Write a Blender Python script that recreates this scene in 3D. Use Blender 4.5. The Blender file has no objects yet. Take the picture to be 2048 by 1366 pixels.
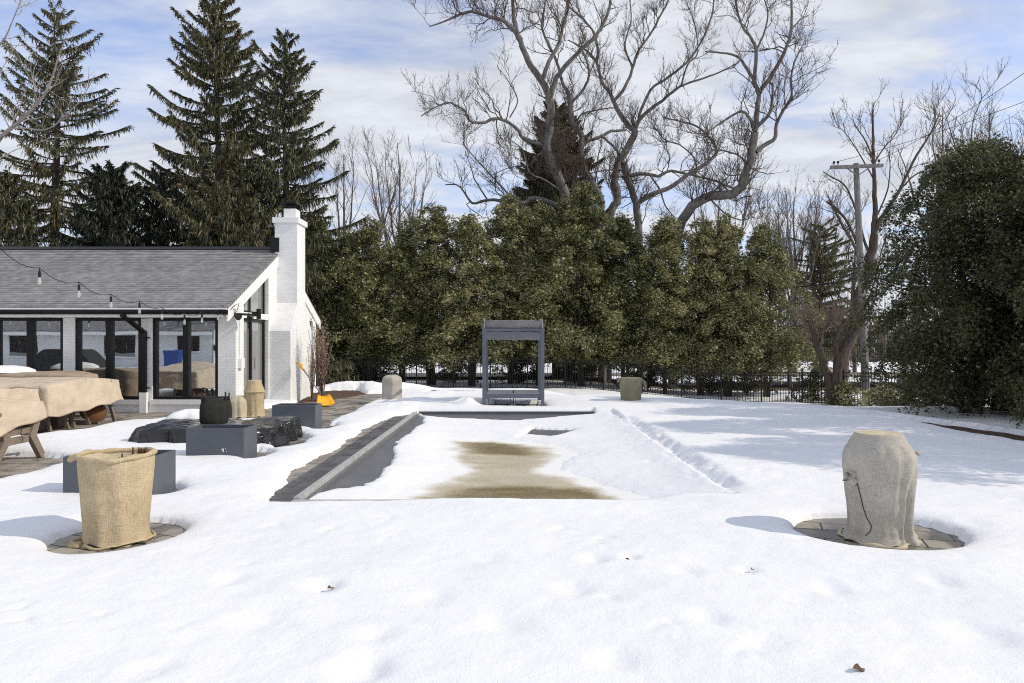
SKYMUL = (1.28, 1.27, 1.44)
CLOUD = (4.75, 4.9, 5.25)
import bpy, math, random
import numpy as np
from mathutils import Vector

SC = bpy.context.scene
COL = SC.collection
F = 2048 * 24.0 / 36.0
CAMZ = 1.65
PI = math.pi

# ------------------------------------------------------------------ maths helpers
def G(px, py, z=0.0):
    """point of the level plane z seen at a place of the photograph"""
    Y = (CAMZ - z) * F / (py - 683.0)
    return ((px - 1024.0) * Y / F, Y)

def P3(px, py, Y):
    return np.array([(px - 1024.0) * Y / F, Y, CAMZ + (683.0 - py) * Y / F])

def sstep(a, b, x):
    t = np.clip((x - a) / (b - a), 0.0, 1.0)
    return t * t * (3 - 2 * t)

def _hash(ix, iy, seed):
    h = (ix.astype(np.int64) * 374761393 + iy.astype(np.int64) * 668265263 + seed * 982451653) & 0xFFFFFFFF
    h = ((h ^ (h >> 13)) * 1274126177) & 0xFFFFFFFF
    h = h ^ (h >> 16)
    return (h & 0xFFFF) / 65535.0

def vnoise(x, y, seed=0):
    ix = np.floor(x); iy = np.floor(y)
    fx = x - ix; fy = y - iy
    fx = fx * fx * (3 - 2 * fx); fy = fy * fy * (3 - 2 * fy)
    a = _hash(ix, iy, seed); b = _hash(ix + 1, iy, seed)
    c = _hash(ix, iy + 1, seed); d = _hash(ix + 1, iy + 1, seed)
    return (a * (1 - fx) + b * fx) * (1 - fy) + (c * (1 - fx) + d * fx) * fy

def fbm(x, y, seed=0, octaves=4):
    s = 0.0; amp = 0.5; x = np.asarray(x, float); y = np.asarray(y, float)
    for o in range(octaves):
        s = s + amp * (vnoise(x, y, seed + o * 17) * 2 - 1)
        x = x * 2.03 + 11.3; y = y * 2.03 + 4.7; amp *= 0.5
    return s

def poly_sd(x, y, poly):
    """signed distance to a polygon, negative inside"""
    d2 = np.full(x.shape, 1e9); inside = np.zeros(x.shape, bool)
    n = len(poly)
    for i in range(n):
        ax, ay = poly[i]; bx, by = poly[(i + 1) % n]
        ex, ey = bx - ax, by - ay
        wx, wy = x - ax, y - ay
        t = np.clip((wx * ex + wy * ey) / (ex * ex + ey * ey + 1e-12), 0, 1)
        d2 = np.minimum(d2, (wx - t * ex) ** 2 + (wy - t * ey) ** 2)
        if abs(ey) > 1e-9:
            c = ((ay > y) != (by > y)) & (x < ex * (y - ay) / ey + ax)
            inside ^= c
    d = np.sqrt(d2)
    return np.where(inside, -d, d)

# ------------------------------------------------------------------ object helpers
def tag(o, label=None, cat=None, group=None, kind=None):
    if label: o["label"] = label
    if cat: o["category"] = cat
    if group: o["group"] = group
    if kind: o["kind"] = kind
    return o

def thing(name, label, cat, loc=(0, 0, 0), rz=0.0, group=None):
    o = bpy.data.objects.new(name, None)
    o.empty_display_size = 0.2
    COL.objects.link(o)
    o.location = loc; o.rotation_euler = (0, 0, rz)
    return tag(o, label, cat, group)

def np_obj(name, V, Fc, mat, parent=None, smooth=False, off=None):
    """one mesh object from a vertex array and a face array (or list of face arrays)"""
    V = np.asarray(V, dtype=np.float32).reshape(-1, 3)
    if off is not None: V = V - np.asarray(off, dtype=np.float32)
    if not isinstance(Fc, (list, tuple)): Fc = [Fc]
    Fc = [np.asarray(f, dtype=np.int32) for f in Fc if len(f)]
    loops = np.concatenate([f.ravel() for f in Fc])
    tot = np.concatenate([np.full(len(f), f.shape[1], np.int32) for f in Fc])
    start = np.concatenate([[0], np.cumsum(tot)[:-1]]).astype(np.int32)
    me = bpy.data.meshes.new(name)
    me.vertices.add(len(V)); me.vertices.foreach_set("co", V.ravel())
    me.loops.add(len(loops)); me.loops.foreach_set("vertex_index", loops)
    me.polygons.add(len(tot)); me.polygons.foreach_set("loop_start", start)
    me.polygons.foreach_set("loop_total", tot)
    me.polygons.foreach_set("use_smooth", np.full(len(tot), bool(smooth)))
    me.update(calc_edges=True)
    me.materials.append(mat)
    o = bpy.data.objects.new(name, me)
    COL.objects.link(o)
    if parent is not None: o.parent = parent
    return o

class MB:
    """collects shapes, links them as ONE mesh object"""
    def __init__(s): s.v = []; s.f = {}; s.n = 0
    def add(s, V, faces):
        V = np.asarray(V, float).reshape(-1, 3)
        for f in faces:
            s.f.setdefault(len(f), []).append([i + s.n for i in f])
        s.v.append(V); s.n += len(V)
        return s
    def box(s, x0, x1, y0, y1, z0, z1):
        V = [(x0,y0,z0),(x1,y0,z0),(x1,y1,z0),(x0,y1,z0),(x0,y0,z1),(x1,y0,z1),(x1,y1,z1),(x0,y1,z1)]
        return s.add(V, [(0,3,2,1),(4,5,6,7),(0,1,5,4),(1,2,6,5),(2,3,7,6),(3,0,4,7)])
    def beam(s, a, b, w, h, up=(0, 0, 1)):
        """box bar from a to b, w across, h along 'up'"""
        a = Vector(a); b = Vector(b); d = (b - a).normalized(); u = Vector(up)
        r = d.cross(u)
        if r.length < 1e-4: r = d.cross(Vector((1, 0, 0)))
        r.normalize(); u = r.cross(d).normalized()
        V = []
        for p in (a, b):
            for i, j in ((-1,-1),(1,-1),(1,1),(-1,1)):
                V.append(p + r * (i * w / 2) + u * (j * h / 2))
        return s.add([tuple(v) for v in V], [(0,1,2,3),(7,6,5,4),(0,4,5,1),(1,5,6,2),(2,6,7,3),(3,7,4,0)])
    def tube(s, pts, rad, sides=8, caps=True):
        V, Q = tube_arr(np.asarray(pts, float), rad, sides)
        fs = [tuple(q) for q in Q]
        if caps:
            fs.append(tuple(range(sides - 1, -1, -1)))
            n = len(V); fs.append(tuple(range(n - sides, n)))
        return s.add(V, fs)
    def cyl(s, c, r, z0, z1, sides=20, r2=None):
        r2 = r if r2 is None else r2
        return s.tube([(c[0], c[1], z0), (c[0], c[1], z1)], [r, r2], sides)
    def prism(s, poly, axis, a, b):
        """extrude 2-D polygon; axis 'x': poly is (y,z); 'y': (x,z); 'z': (x,y)"""
        n = len(poly)
        def pt(p, t):
            return {'x': (t, p[0], p[1]), 'y': (p[0], t, p[1]), 'z': (p[0], p[1], t)}[axis]
        V = [pt(p, a) for p in poly] + [pt(p, b) for p in poly]
        fs = [tuple(range(n)), tuple(range(2 * n - 1, n - 1, -1))]
        for i in range(n):
            j = (i + 1) % n
            fs.append((i, i + n, j + n, j))
        return s.add(V, fs)
    def lathe(s, prof, c=(0, 0), n=48, dr=None, close_top=True, close_bot=False, sx=1.0):
        """prof: list of (r,z); dr(theta, k, r, z) -> (new r, new z)"""
        th = np.linspace(0, 2 * PI, n, endpoint=False)
        V = []
        for k, (r, z) in enumerate(prof):
            rr = np.full(n, r, float); zz = np.full(n, z, float)
            if dr: rr, zz = dr(th, k, rr, zz)
            V.append(np.stack([c[0] + rr * np.cos(th) * sx, c[1] + rr * np.sin(th), zz], 1))
        m = len(prof); V = np.concatenate(V)
        fs = []
        for k in range(m - 1):
            for i in range(n):
                j = (i + 1) % n
                fs.append((k*n+i, k*n+j, (k+1)*n+j, (k+1)*n+i))
        if close_top: fs.append(tuple((m-1)*n + i for i in range(n)))
        if close_bot: fs.append(tuple(range(n-1, -1, -1)))
        return s.add(V, fs)
    def build(s, name, mat, parent=None, smooth=False, world=False, bevel=0.0, fix=True):
        V = np.concatenate(s.v)
        off = None
        if world and parent is not None:
            root = parent
            while root.parent: root = root.parent
            off = tuple(root.location)
        o = np_obj(name, V, [np.array(f, np.int32) for f in s.f.values()], mat, parent, smooth, off)
        if fix:
            import bmesh
            bm = bmesh.new(); bm.from_mesh(o.data)
            bmesh.ops.recalc_face_normals(bm, faces=bm.faces)
            if bevel:
                ed = [e for e in bm.edges if len(e.link_faces) == 2 and e.calc_face_angle(0) > 0.6]
                bmesh.ops.bevel(bm, geom=ed, offset=bevel, segments=2, affect='EDGES', profile=0.6)
            bm.to_mesh(o.data); bm.free()
        return o

def tube_arr(P, rad, sides):
    P = np.asarray(P, float); n = len(P)
    R = np.broadcast_to(np.asarray(rad, float), (n,))
    T = np.gradient(P, axis=0)
    T /= np.linalg.norm(T, axis=1)[:, None] + 1e-12
    ref = np.array([0.31, 0.87, 0.13]) if abs(T[:, 2]).mean() > 0.6 else np.array([0.0, 0.0, 1.0])
    A = np.cross(T, ref); A /= np.linalg.norm(A, axis=1)[:, None] + 1e-9
    B = np.cross(T, A)
    th = np.linspace(0, 2 * PI, sides, endpoint=False)
    V = P[:, None, :] + R[:, None, None] * (A[:, None, :] * np.cos(th)[None, :, None] + B[:, None, :] * np.sin(th)[None, :, None])
    V = V.reshape(-1, 3)
    i = np.arange(n - 1)[:, None] * sides; j = np.arange(sides)[None, :]; k = (j + 1) % sides
    Q = np.stack([i + j, i + k, i + sides + k, i + sides + j], -1).reshape(-1, 4)
    return V, Q

def segs_arr(A, B, ra, rb, sides=3):
    """many straight twigs at once"""
    A = np.asarray(A, float); B = np.asarray(B, float); n = len(A)
    ra = np.asarray(ra, float); rb = np.asarray(rb, float)
    D = B - A; D /= np.linalg.norm(D, axis=1)[:, None] + 1e-12
    ref = np.where(np.abs(D[:, 2:3]) > 0.8, np.array([[1.0, 0, 0]]), np.array([[0, 0, 1.0]]))
    U = np.cross(D, ref); U /= np.linalg.norm(U, axis=1)[:, None] + 1e-12
    W = np.cross(D, U)
    th = np.linspace(0, 2 * PI, sides, endpoint=False)
    c = np.cos(th)[None, :, None]; s_ = np.sin(th)[None, :, None]
    ring = U[:, None, :] * c + W[:, None, :] * s_
    V = np.concatenate([A[:, None, :] + ring * ra[:, None, None], B[:, None, :] + ring * rb[:, None, None]], 1).reshape(-1, 3)
    base = np.arange(n)[:, None] * (2 * sides); j = np.arange(sides)[None, :]; k = (j + 1) % sides
    Q = np.stack([base + j, base + k, base + sides + k, base + sides + j], -1).reshape(-1, 4)
    return V, Q

def copy_tree(o, parent=None):
    c = o.copy(); COL.objects.link(c)
    if parent is not None: c.parent = parent
    for ch in [x for x in COL.objects if x.parent == o]:
        copy_tree(ch, c)
    return c

# ------------------------------------------------------------------ materials
def nodes_of(name):
    m = bpy.data.materials.new(name); m.use_nodes = True
    nt = m.node_tree; nt.nodes.clear()
    out = nt.nodes.new("ShaderNodeOutputMaterial")
    return m, nt, out

def N(nt, kind, **kw):
    n = nt.nodes.new(kind)
    for k, v in kw.items():
        if k.startswith("i_"): n.inputs[k[2:].replace("_", " ")].default_value = v
        else: setattr(n, k, v)
    return n

def L(nt, a, b): nt.links.new(a, b)

def ramp(nt, stops):
    r = nt.nodes.new("ShaderNodeValToRGB")
    el = r.color_ramp.elements
    while len(el) < len(stops): el.new(0.5)
    for e, (p, c) in zip(el, stops):
        e.position = p; e.color = (c[0], c[1], c[2], 1.0) if not isinstance(c, (int, float)) else (c, c, c, 1.0)
    return r

def pbr(nt, out, rough=0.7, metal=0.0, spec=0.4):
    b = nt.nodes.new("ShaderNodeBsdfPrincipled")
    b.inputs["Roughness"].default_value = rough
    b.inputs["Metallic"].default_value = metal
    b.inputs["Specular IOR Level"].default_value = spec
    L(nt, b.outputs[0], out.inputs[0])
    return b

def coords(nt, scale=(1, 1, 1), which="Object", rot=(0, 0, 0)):
    t = nt.nodes.new("ShaderNodeTexCoord"); m = nt.nodes.new("ShaderNodeMapping")
    m.inputs["Scale"].default_value = scale; m.inputs["Rotation"].default_value = rot
    L(nt, t.outputs[which], m.inputs[0])
    return m.outputs[0]

def noise(nt, vec, scale, detail=4.0, rough=0.55, dist=0.0):
    n = N(nt, "ShaderNodeTexNoise"); n.inputs["Scale"].default_value = scale
    n.inputs["Detail"].default_value = detail; n.inputs["Roughness"].default_value = rough
    n.inputs["Distortion"].default_value = dist
    if vec is not None: L(nt, vec, n.inputs["Vector"])
    return n.outputs["Fac"]

def bump(nt, h, strength, dist, bsdf, prev=None):
    b = nt.nodes.new("ShaderNodeBump")
    b.inputs["Strength"].default_value = strength; b.inputs["Distance"].default_value = dist
    L(nt, h, b.inputs["Height"])
    if prev is not None: L(nt, prev, b.inputs["Normal"])
    if bsdf is not None: L(nt, b.outputs[0], bsdf.inputs["Normal"])
    return b.outputs[0]

def M_plain(name, c1, c2=None, scale=6.0, rough=0.65, metal=0.0, spec=0.35, bstr=0.0, bdist=0.01, bscale=40.0, stretch=(1, 1, 1), lo=0.35, hi=0.65):
    m, nt, out = nodes_of(name); b = pbr(nt, out, rough, metal, spec)
    v = coords(nt, stretch)
    if c2 is None:
        c2 = tuple(x * 0.8 for x in c1)
    f = noise(nt, v, scale, 5.0, 0.6)
    r = ramp(nt, [(lo, c2), (hi, c1)]); L(nt, f, r.inputs[0]); L(nt, r.outputs[0], b.inputs["Base Color"])
    if bstr: bump(nt, noise(nt, v, bscale, 4.0, 0.6), bstr, bdist, b)
    return m

def M_foliage(name, stops, transl=0.25, rough=0.6):
    m, nt, out = nodes_of(name)
    g = nt.nodes.new("ShaderNodeNewGeometry")
    oi = nt.nodes.new("ShaderNodeObjectInfo")
    v = coords(nt, (1, 1, 1))
    n = noise(nt, v, 1.3, 3.0)
    mx = N(nt, "ShaderNodeMath", operation='MULTIPLY_ADD'); L(nt, n, mx.inputs[0]); mx.inputs[1].default_value = 0.7; mx.inputs[2].default_value = -0.35
    ad = N(nt, "ShaderNodeMath", operation='ADD'); L(nt, g.outputs["Random Per Island"], ad.inputs[0]); L(nt, mx.outputs[0], ad.inputs[1])
    mo = N(nt, "ShaderNodeMath", operation='MULTIPLY_ADD'); L(nt, oi.outputs["Random"], mo.inputs[0]); mo.inputs[1].default_value = 0.2; mo.inputs[2].default_value = -0.1
    ad2 = N(nt, "ShaderNodeMath", operation='ADD', use_clamp=True); L(nt, ad.outputs[0], ad2.inputs[0]); L(nt, mo.outputs[0], ad2.inputs[1])
    r = ramp(nt, stops); L(nt, ad2.outputs[0], r.inputs[0])
    b = nt.nodes.new("ShaderNodeBsdfPrincipled"); b.inputs["Roughness"].default_value = rough
    b.inputs["Specular IOR Level"].default_value = 0.5
    L(nt, r.outputs[0], b.inputs["Base Color"])
    t = nt.nodes.new("ShaderNodeBsdfTranslucent"); L(nt, r.outputs[0], t.inputs[0])
    mix = nt.nodes.new("ShaderNodeMixShader"); mix.inputs[0].default_value = transl
    L(nt, b.outputs[0], mix.inputs[1]); L(nt, t.outputs[0], mix.inputs[2]); L(nt, mix.outputs[0], out.inputs[0])
    return m

def M_snow():
    m, nt, out = nodes_of("snow"); b = pbr(nt, out, 0.75, 0.0, 0.25)
    v = coords(nt)
    f = noise(nt, v, 0.9, 6.0, 0.6)
    r = ramp(nt, [(0.3, (0.80, 0.815, 0.84)), (0.7, (0.875, 0.88, 0.89))]); L(nt, f, r.inputs[0])
    # tiny specks of dirt and needles lying on the snow
    sp = noise(nt, v, 55.0, 2.0, 0.5)
    rs = ramp(nt, [(0.755, 1.0), (0.79, 0.40)]); L(nt, sp, rs.inputs[0])
    mul = N(nt, "ShaderNodeMixRGB", blend_type='MULTIPLY'); mul.inputs[0].default_value = 1.0
    L(nt, r.outputs[0], mul.inputs[1]); L(nt, rs.outputs[0], mul.inputs[2])
    L(nt, mul.outputs[0], b.inputs["Base Color"])
    n1 = bump(nt, noise(nt, v, 7.0, 6.0, 0.68), 0.42, 0.03, None)
    n2 = bump(nt, noise(nt, v, 130.0, 3.0, 0.7), 0.4, 0.005, b, n1)
    return m

def M_brick(name, c, mortar, bw=0.2, bh=0.068, rough=0.55, plane="xz"):
    m, nt, out = nodes_of(name); b = pbr(nt, out, rough, 0.0, 0.35)
    t = nt.nodes.new("ShaderNodeTexCoord")
    sx = nt.nodes.new("ShaderNodeSeparateXYZ"); L(nt, t.outputs["Object"], sx.inputs[0])
    ad = N(nt, "ShaderNodeMath", operation='ADD'); L(nt, sx.outputs[0], ad.inputs[0]); L(nt, sx.outputs[1], ad.inputs[1])
    cb = nt.nodes.new("ShaderNodeCombineXYZ"); L(nt, ad.outputs[0], cb.inputs[0]); L(nt, sx.outputs[2], cb.inputs[1])
    br = nt.nodes.new("ShaderNodeTexBrick"); L(nt, cb.outputs[0], br.inputs["Vector"])
    br.inputs["Scale"].default_value = 1.0; br.inputs["Brick Width"].default_value = bw; br.inputs["Row Height"].default_value = bh
    br.inputs["Mortar Size"].default_value = 0.006; br.inputs["Mortar Smooth"].default_value = 0.4
    br.inputs["Color1"].default_value = (*c, 1); br.inputs["Color2"].default_value = (c[0]*0.95, c[1]*0.95, c[2]*0.95, 1)
    br.inputs["Mortar"].default_value = (*mortar, 1)
    f = noise(nt, t.outputs["Object"], 2.0, 6.0)
    r = ramp(nt, [(0.3, 0.88), (0.6, 1.0)]); L(nt, f, r.inputs[0])
    mul = N(nt, "ShaderNodeMixRGB", blend_type='MULTIPLY'); mul.inputs[0].default_value = 1.0
    L(nt, br.outputs["Color"], mul.inputs[1]); L(nt, r.outputs[0], mul.inputs[2]); L(nt, mul.outputs[0], b.inputs["Base Color"])
    inv = N(nt, "ShaderNodeMath", operation='SUBTRACT'); inv.inputs[0].default_value = 1.0; L(nt, br.outputs["Fac"], inv.inputs[1])
    n1 = bump(nt, inv.outputs[0], 0.45, 0.006, None)
    bump(nt, noise(nt, t.outputs["Object"], 60.0, 3.0), 0.25, 0.006, b, n1)
    return m

def M_shingle():
    m, nt, out = nodes_of("asphalt_shingle"); b = pbr(nt, out, 0.92, 0.0, 0.15)
    t = nt.nodes.new("ShaderNodeTexCoord"); sx_ = nt.nodes.new("ShaderNodeSeparateXYZ"); L(nt, t.outputs["Object"], sx_.inputs[0])
    dv = N(nt, "ShaderNodeMath", operation='DIVIDE'); L(nt, sx_.outputs[1], dv.inputs[0]); dv.inputs[1].default_value = .118
    row = N(nt, "ShaderNodeMath", operation='FLOOR'); L(nt, dv.outputs[0], row.inputs[0])
    fr = N(nt, "ShaderNodeMath", operation='FRACT'); L(nt, dv.outputs[0], fr.inputs[0])
    off = N(nt, "ShaderNodeMath", operation='MULTIPLY'); L(nt, row.outputs[0], off.inputs[0]); off.inputs[1].default_value = 7.31
    xx_ = N(nt, "ShaderNodeMath", operation='ADD'); L(nt, sx_.outputs[0], xx_.inputs[0]); L(nt, off.outputs[0], xx_.inputs[1])
    cb = nt.nodes.new("ShaderNodeCombineXYZ"); L(nt, xx_.outputs[0], cb.inputs[0]); L(nt, off.outputs[0], cb.inputs[1])
    tone = noise(nt, cb.outputs[0], 4.5, 1.5, .5)
    tr = ramp(nt, [(.32, (.20, .195, .198)), (.5, (.25, .245, .245)), (.68, (.31, .303, .30))]); L(nt, tone, tr.inputs[0])
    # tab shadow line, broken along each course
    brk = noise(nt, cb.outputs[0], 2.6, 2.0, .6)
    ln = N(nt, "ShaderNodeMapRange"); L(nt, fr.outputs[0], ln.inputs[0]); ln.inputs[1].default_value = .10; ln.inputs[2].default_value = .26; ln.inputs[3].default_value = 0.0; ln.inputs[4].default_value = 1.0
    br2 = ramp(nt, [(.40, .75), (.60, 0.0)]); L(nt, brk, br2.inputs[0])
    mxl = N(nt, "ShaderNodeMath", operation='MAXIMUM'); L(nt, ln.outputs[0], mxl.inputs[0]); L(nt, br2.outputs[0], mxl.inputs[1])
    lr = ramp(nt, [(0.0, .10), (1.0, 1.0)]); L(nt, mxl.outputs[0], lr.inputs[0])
    g = noise(nt, t.outputs["Object"], 45.0, 4.0, .7); gr = ramp(nt, [(.3, .72), (.7, 1.25)]); L(nt, g, gr.inputs[0])
    big = noise(nt, t.outputs["Object"], .6, 4.0, .6); bgr = ramp(nt, [(.3, .92), (.7, 1.06)]); L(nt, big, bgr.inputs[0])
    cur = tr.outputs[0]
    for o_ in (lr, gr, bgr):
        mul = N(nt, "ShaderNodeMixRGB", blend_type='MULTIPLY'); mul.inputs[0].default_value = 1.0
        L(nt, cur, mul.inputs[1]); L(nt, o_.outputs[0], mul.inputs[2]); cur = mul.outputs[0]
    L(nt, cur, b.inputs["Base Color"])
    bump(nt, g, 0.5, 0.008, b)
    return m

def M_paver(name, c1, c2, mortar, bw, bh, rot=0.0, wet=True):
    m, nt, out = nodes_of(name); b = pbr(nt, out, 0.75, 0.0, 0.35)
    v = coords(nt, (1, 1, 1), "Object", (0, 0, rot))
    br = nt.nodes.new("ShaderNodeTexBrick"); L(nt, v, br.inputs["Vector"])
    br.inputs["Scale"].default_value = 1.0; br.inputs["Brick Width"].default_value = bw; br.inputs["Row Height"].default_value = bh
    br.inputs["Mortar Size"].default_value = 0.008; br.inputs["Color1"].default_value = (*c1, 1); br.inputs["Color2"].default_value = (*c2, 1)
    br.inputs["Mortar"].default_value = (*mortar, 1)
    f = noise(nt, v, 2.2, 6.0, 0.65, 0.4)
    r = ramp(nt, [(0.42, 0.42 if wet else 0.75), (0.52, 1.0)]); L(nt, f, r.inputs[0])
    mul = N(nt, "ShaderNodeMixRGB", blend_type='MULTIPLY'); mul.inputs[0].default_value = 1.0
    L(nt, br.outputs["Color"], mul.inputs[1]); L(nt, r.outputs[0], mul.inputs[2]); L(nt, mul.outputs[0], b.inputs["Base Color"])
    if wet:
        rr = ramp(nt, [(0.42, 0.35), (0.52, 0.8)]); L(nt, f, rr.inputs[0]); L(nt, rr.outputs[0], b.inputs["Roughness"])
    inv = N(nt, "ShaderNodeMath", operation='SUBTRACT'); inv.inputs[0].default_value = 1.0; L(nt, br.outputs["Fac"], inv.inputs[1])
    n1 = bump(nt, inv.outputs[0], 0.8, 0.006, None)
    bump(nt, noise(nt, v, 35.0, 4.0), 0.3, 0.008, b, n1)
    return m

def M_burlap(name, c1, c2, fine=1.0):
    m, nt, out = nodes_of(name); b = pbr(nt, out, 0.95, 0.0, 0.1)
    v1 = coords(nt, (18, 18, 130)); v2 = coords(nt, (110, 110, 12)); v = coords(nt)
    f1 = noise(nt, v1, 1.2 * fine, 2.0); f2 = noise(nt, v2, 1.2 * fine, 2.0); f3 = noise(nt, v, 5.0, 5.0)
    a = N(nt, "ShaderNodeMath", operation='ADD'); L(nt, f1, a.inputs[0]); L(nt, f2, a.inputs[1])
    a2 = N(nt, "ShaderNodeMath", operation='ADD'); L(nt, a.outputs[0], a2.inputs[0]); L(nt, f3, a2.inputs[1])
    d = N(nt, "ShaderNodeMath", operation='MULTIPLY'); L(nt, a2.outputs[0], d.inputs[0]); d.inputs[1].default_value = 0.333
    r = ramp(nt, [(0.34, c2), (0.62, c1)]); L(nt, d.outputs[0], r.inputs[0]); L(nt, r.outputs[0], b.inputs["Base Color"])
    n1 = bump(nt, a.outputs[0], 0.7, 0.006, None)
    bump(nt, f3, 0.25, 0.03, b, n1)
    return m

def M_cloth(name, c1, c2, rough=0.8, spec=0.25, wr=7.0, wstr=0.35):
    m, nt, out = nodes_of(name); b = pbr(nt, out, rough, 0.0, spec)
    v = coords(nt)
    f = noise(nt, v, 3.0, 6.0, 0.6)
    r = ramp(nt, [(0.35, c2), (0.62, c1)]); L(nt, f, r.inputs[0]); L(nt, r.outputs[0], b.inputs["Base Color"])
    n1 = bump(nt, noise(nt, v, wr, 4.0, 0.6, 1.2), wstr, 0.05, None)
    bump(nt, noise(nt, v, 40.0, 3.0), 0.15, 0.005, b, n1)
    return m

def M_bark(name, c1, c2, sc=5.0):
    m, nt, out = nodes_of(name); b = pbr(nt, out, 0.9, 0.0, 0.2)
    v = coords(nt, (sc, sc, sc * 0.25)); f = noise(nt, v, 2.0, 6.0, 0.7)
    r = ramp(nt, [(0.35, c2), (0.65, c1)]); L(nt, f, r.inputs[0]); L(nt, r.outputs[0], b.inputs["Base Color"])
    bump(nt, f, 0.8, 0.04, b)
    return m

def M_glass(name, dark, refl, rough=0.01):
    """coated window glass: a dark room behind it and a strong mirror reflection"""
    m, nt, out = nodes_of(name)
    d = nt.nodes.new("ShaderNodeBsdfPrincipled"); d.inputs["Base Color"].default_value = (*dark, 1); d.inputs["Roughness"].default_value = 0.3
    d.inputs["Specular IOR Level"].default_value = 0.0
    g = nt.nodes.new("ShaderNodeBsdfGlossy"); g.inputs["Roughness"].default_value = rough; g.inputs["Color"].default_value = (0.92, 0.96, 0.97, 1)
    v = coords(nt)
    bump_n = bump(nt, noise(nt, v, 0.8, 2.0), 0.05, 0.02, None); L(nt, bump_n, g.inputs["Normal"])
    mx = nt.nodes.new("ShaderNodeMixShader"); mx.inputs[0].default_value = refl
    L(nt, d.outputs[0], mx.inputs[1]); L(nt, g.outputs[0], mx.inputs[2]); L(nt, mx.outputs[0], out.inputs[0])
    return m

m_snow = M_snow()
m_brick = M_brick("white_painted_brick", (0.88, 0.88, 0.87), (0.82, 0.82, 0.82))
m_white = M_plain("white_paint", (0.86, 0.86, 0.85), (0.81, 0.81, 0.80), rough=0.5)
m_black = M_plain("black_metal", (0.010, 0.010, 0.011), (0.006, 0.006, 0.007), rough=0.45, spec=0.3)
m_blackmatte = M_plain("black_matte", (0.02, 0.02, 0.022), rough=0.7)
m_shingle = M_shingle()
m_grey = M_plain("slate_grey_planter", (0.105, 0.115, 0.135), (0.085, 0.095, 0.112), scale=3.0, rough=0.5, spec=0.4, bstr=0.1, bdist=0.004, bscale=60)
m_daybed = M_plain("grey_blue_powder_coat", (0.12, 0.135, 0.165), (0.10, 0.115, 0.14), rough=0.45, spec=0.45)
m_canopy = M_cloth("taupe_grey_canopy_fabric", (0.30, 0.28, 0.29), (0.22, 0.205, 0.215), wr=4.0, wstr=0.3)
m_sling = M_cloth("grey_sling_fabric", (0.20, 0.21, 0.24), (0.15, 0.16, 0.185), wr=3.0, wstr=0.2)
m_paver = M_paver("patio_paver", (0.36, 0.32, 0.275), (0.27, 0.24, 0.21), (0.09, 0.08, 0.07), 0.62, 0.42)
m_pavd = M_paver("dark_wet_paver", (0.13, 0.13, 0.135), (0.105, 0.105, 0.11), (0.05, 0.05, 0.05), 0.55, 0.92, 0.0)
m_pavr = M_paver("round_pad_paver", (0.36, 0.33, 0.28), (0.29, 0.265, 0.23), (0.05, 0.045, 0.04), 0.5, 0.26, 0.35)
m_track = M_plain("aluminium_track", (0.46, 0.46, 0.45), (0.34, 0.34, 0.33), scale=9, rough=0.55)
m_cover = M_plain("grey_vinyl_cover", (0.145, 0.148, 0.158), (0.12, 0.122, 0.13), scale=2.2, rough=0.5, spec=0.4, bstr=0.12, bdist=0.02, bscale=6)
m_burl1 = M_burlap("tan_burlap", (0.60, 0.49, 0.325), (0.34, 0.26, 0.15))
m_burl2 = M_burlap("grey_burlap", (0.53, 0.495, 0.43), (0.30, 0.275, 0.235))
m_burl3 = M_burlap("cream_burlap", (0.66, 0.58, 0.43), (0.42, 0.36, 0.26))
m_tan = M_cloth("tan_cover_fabric", (0.60, 0.50, 0.385), (0.50, 0.41, 0.31), rough=0.75, wr=5.0, wstr=.5)
m_tan2 = M_cloth("brown_cover_fabric", (0.42, 0.33, 0.25), (0.32, 0.25, 0.19), rough=0.75)
m_tarp = M_cloth("black_plastic_sheet", (0.020, 0.020, 0.021), (0.012, 0.012, 0.013), rough=0.17, spec=0.6, wr=2.2, wstr=0.3)
m_felt = M_plain("black_felt", (0.040, 0.039, 0.036), (0.026, 0.026, 0.024), scale=30, rough=0.95, spec=0.1)
m_wood = M_plain("taupe_painted_wood", (0.25, 0.20, 0.155), (0.18, 0.145, 0.11), scale=4, rough=0.7, stretch=(2, 2, 12))
m_orange = M_plain("orange_plastic", (0.92, 0.44, 0.015), (0.88, 0.40, 0.012), rough=0.4)
m_steel = M_plain("grey_steel", (0.22, 0.22, 0.23), rough=0.45, metal=0.4)
m_pole = M_bark("weathered_pole_wood", (0.25, 0.235, 0.225), (0.14, 0.132, 0.128), 6)
m_barkd = M_bark("maple_bark", (0.235, 0.215, 0.20), (0.085, 0.078, 0.073), 4)
m_barkb = M_bark("grey_brown_bark", (0.21, 0.175, 0.145), (0.085, 0.07, 0.058), 5)
m_twig = M_bark("dark_brown_twig_bark", (0.135, 0.105, 0.088), (0.06, 0.047, 0.04), 5)
m_khaki = M_cloth("khaki_cloth", (0.27, 0.245, 0.17), (0.19, 0.17, 0.12))
m_barkp = M_bark("pale_grey_bark", (0.42, 0.37, 0.32), (0.24, 0.21, 0.19), 5)
m_barkr = M_bark("reddish_twig_bark", (0.215, 0.155, 0.13), (0.11, 0.08, 0.068), 5)
m_bark = M_bark("evergreen_bark", (0.10, 0.078, 0.062), (0.045, 0.036, 0.03), 6)
m_spruce = M_foliage("spruce_needles", [(0.0, (0.028, 0.035, 0.019)), (0.45, (0.082, 0.090, 0.044)), (0.8, (0.165, 0.158, 0.075)), (1.0, (0.25, 0.18, 0.095))], 0.2)
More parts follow.
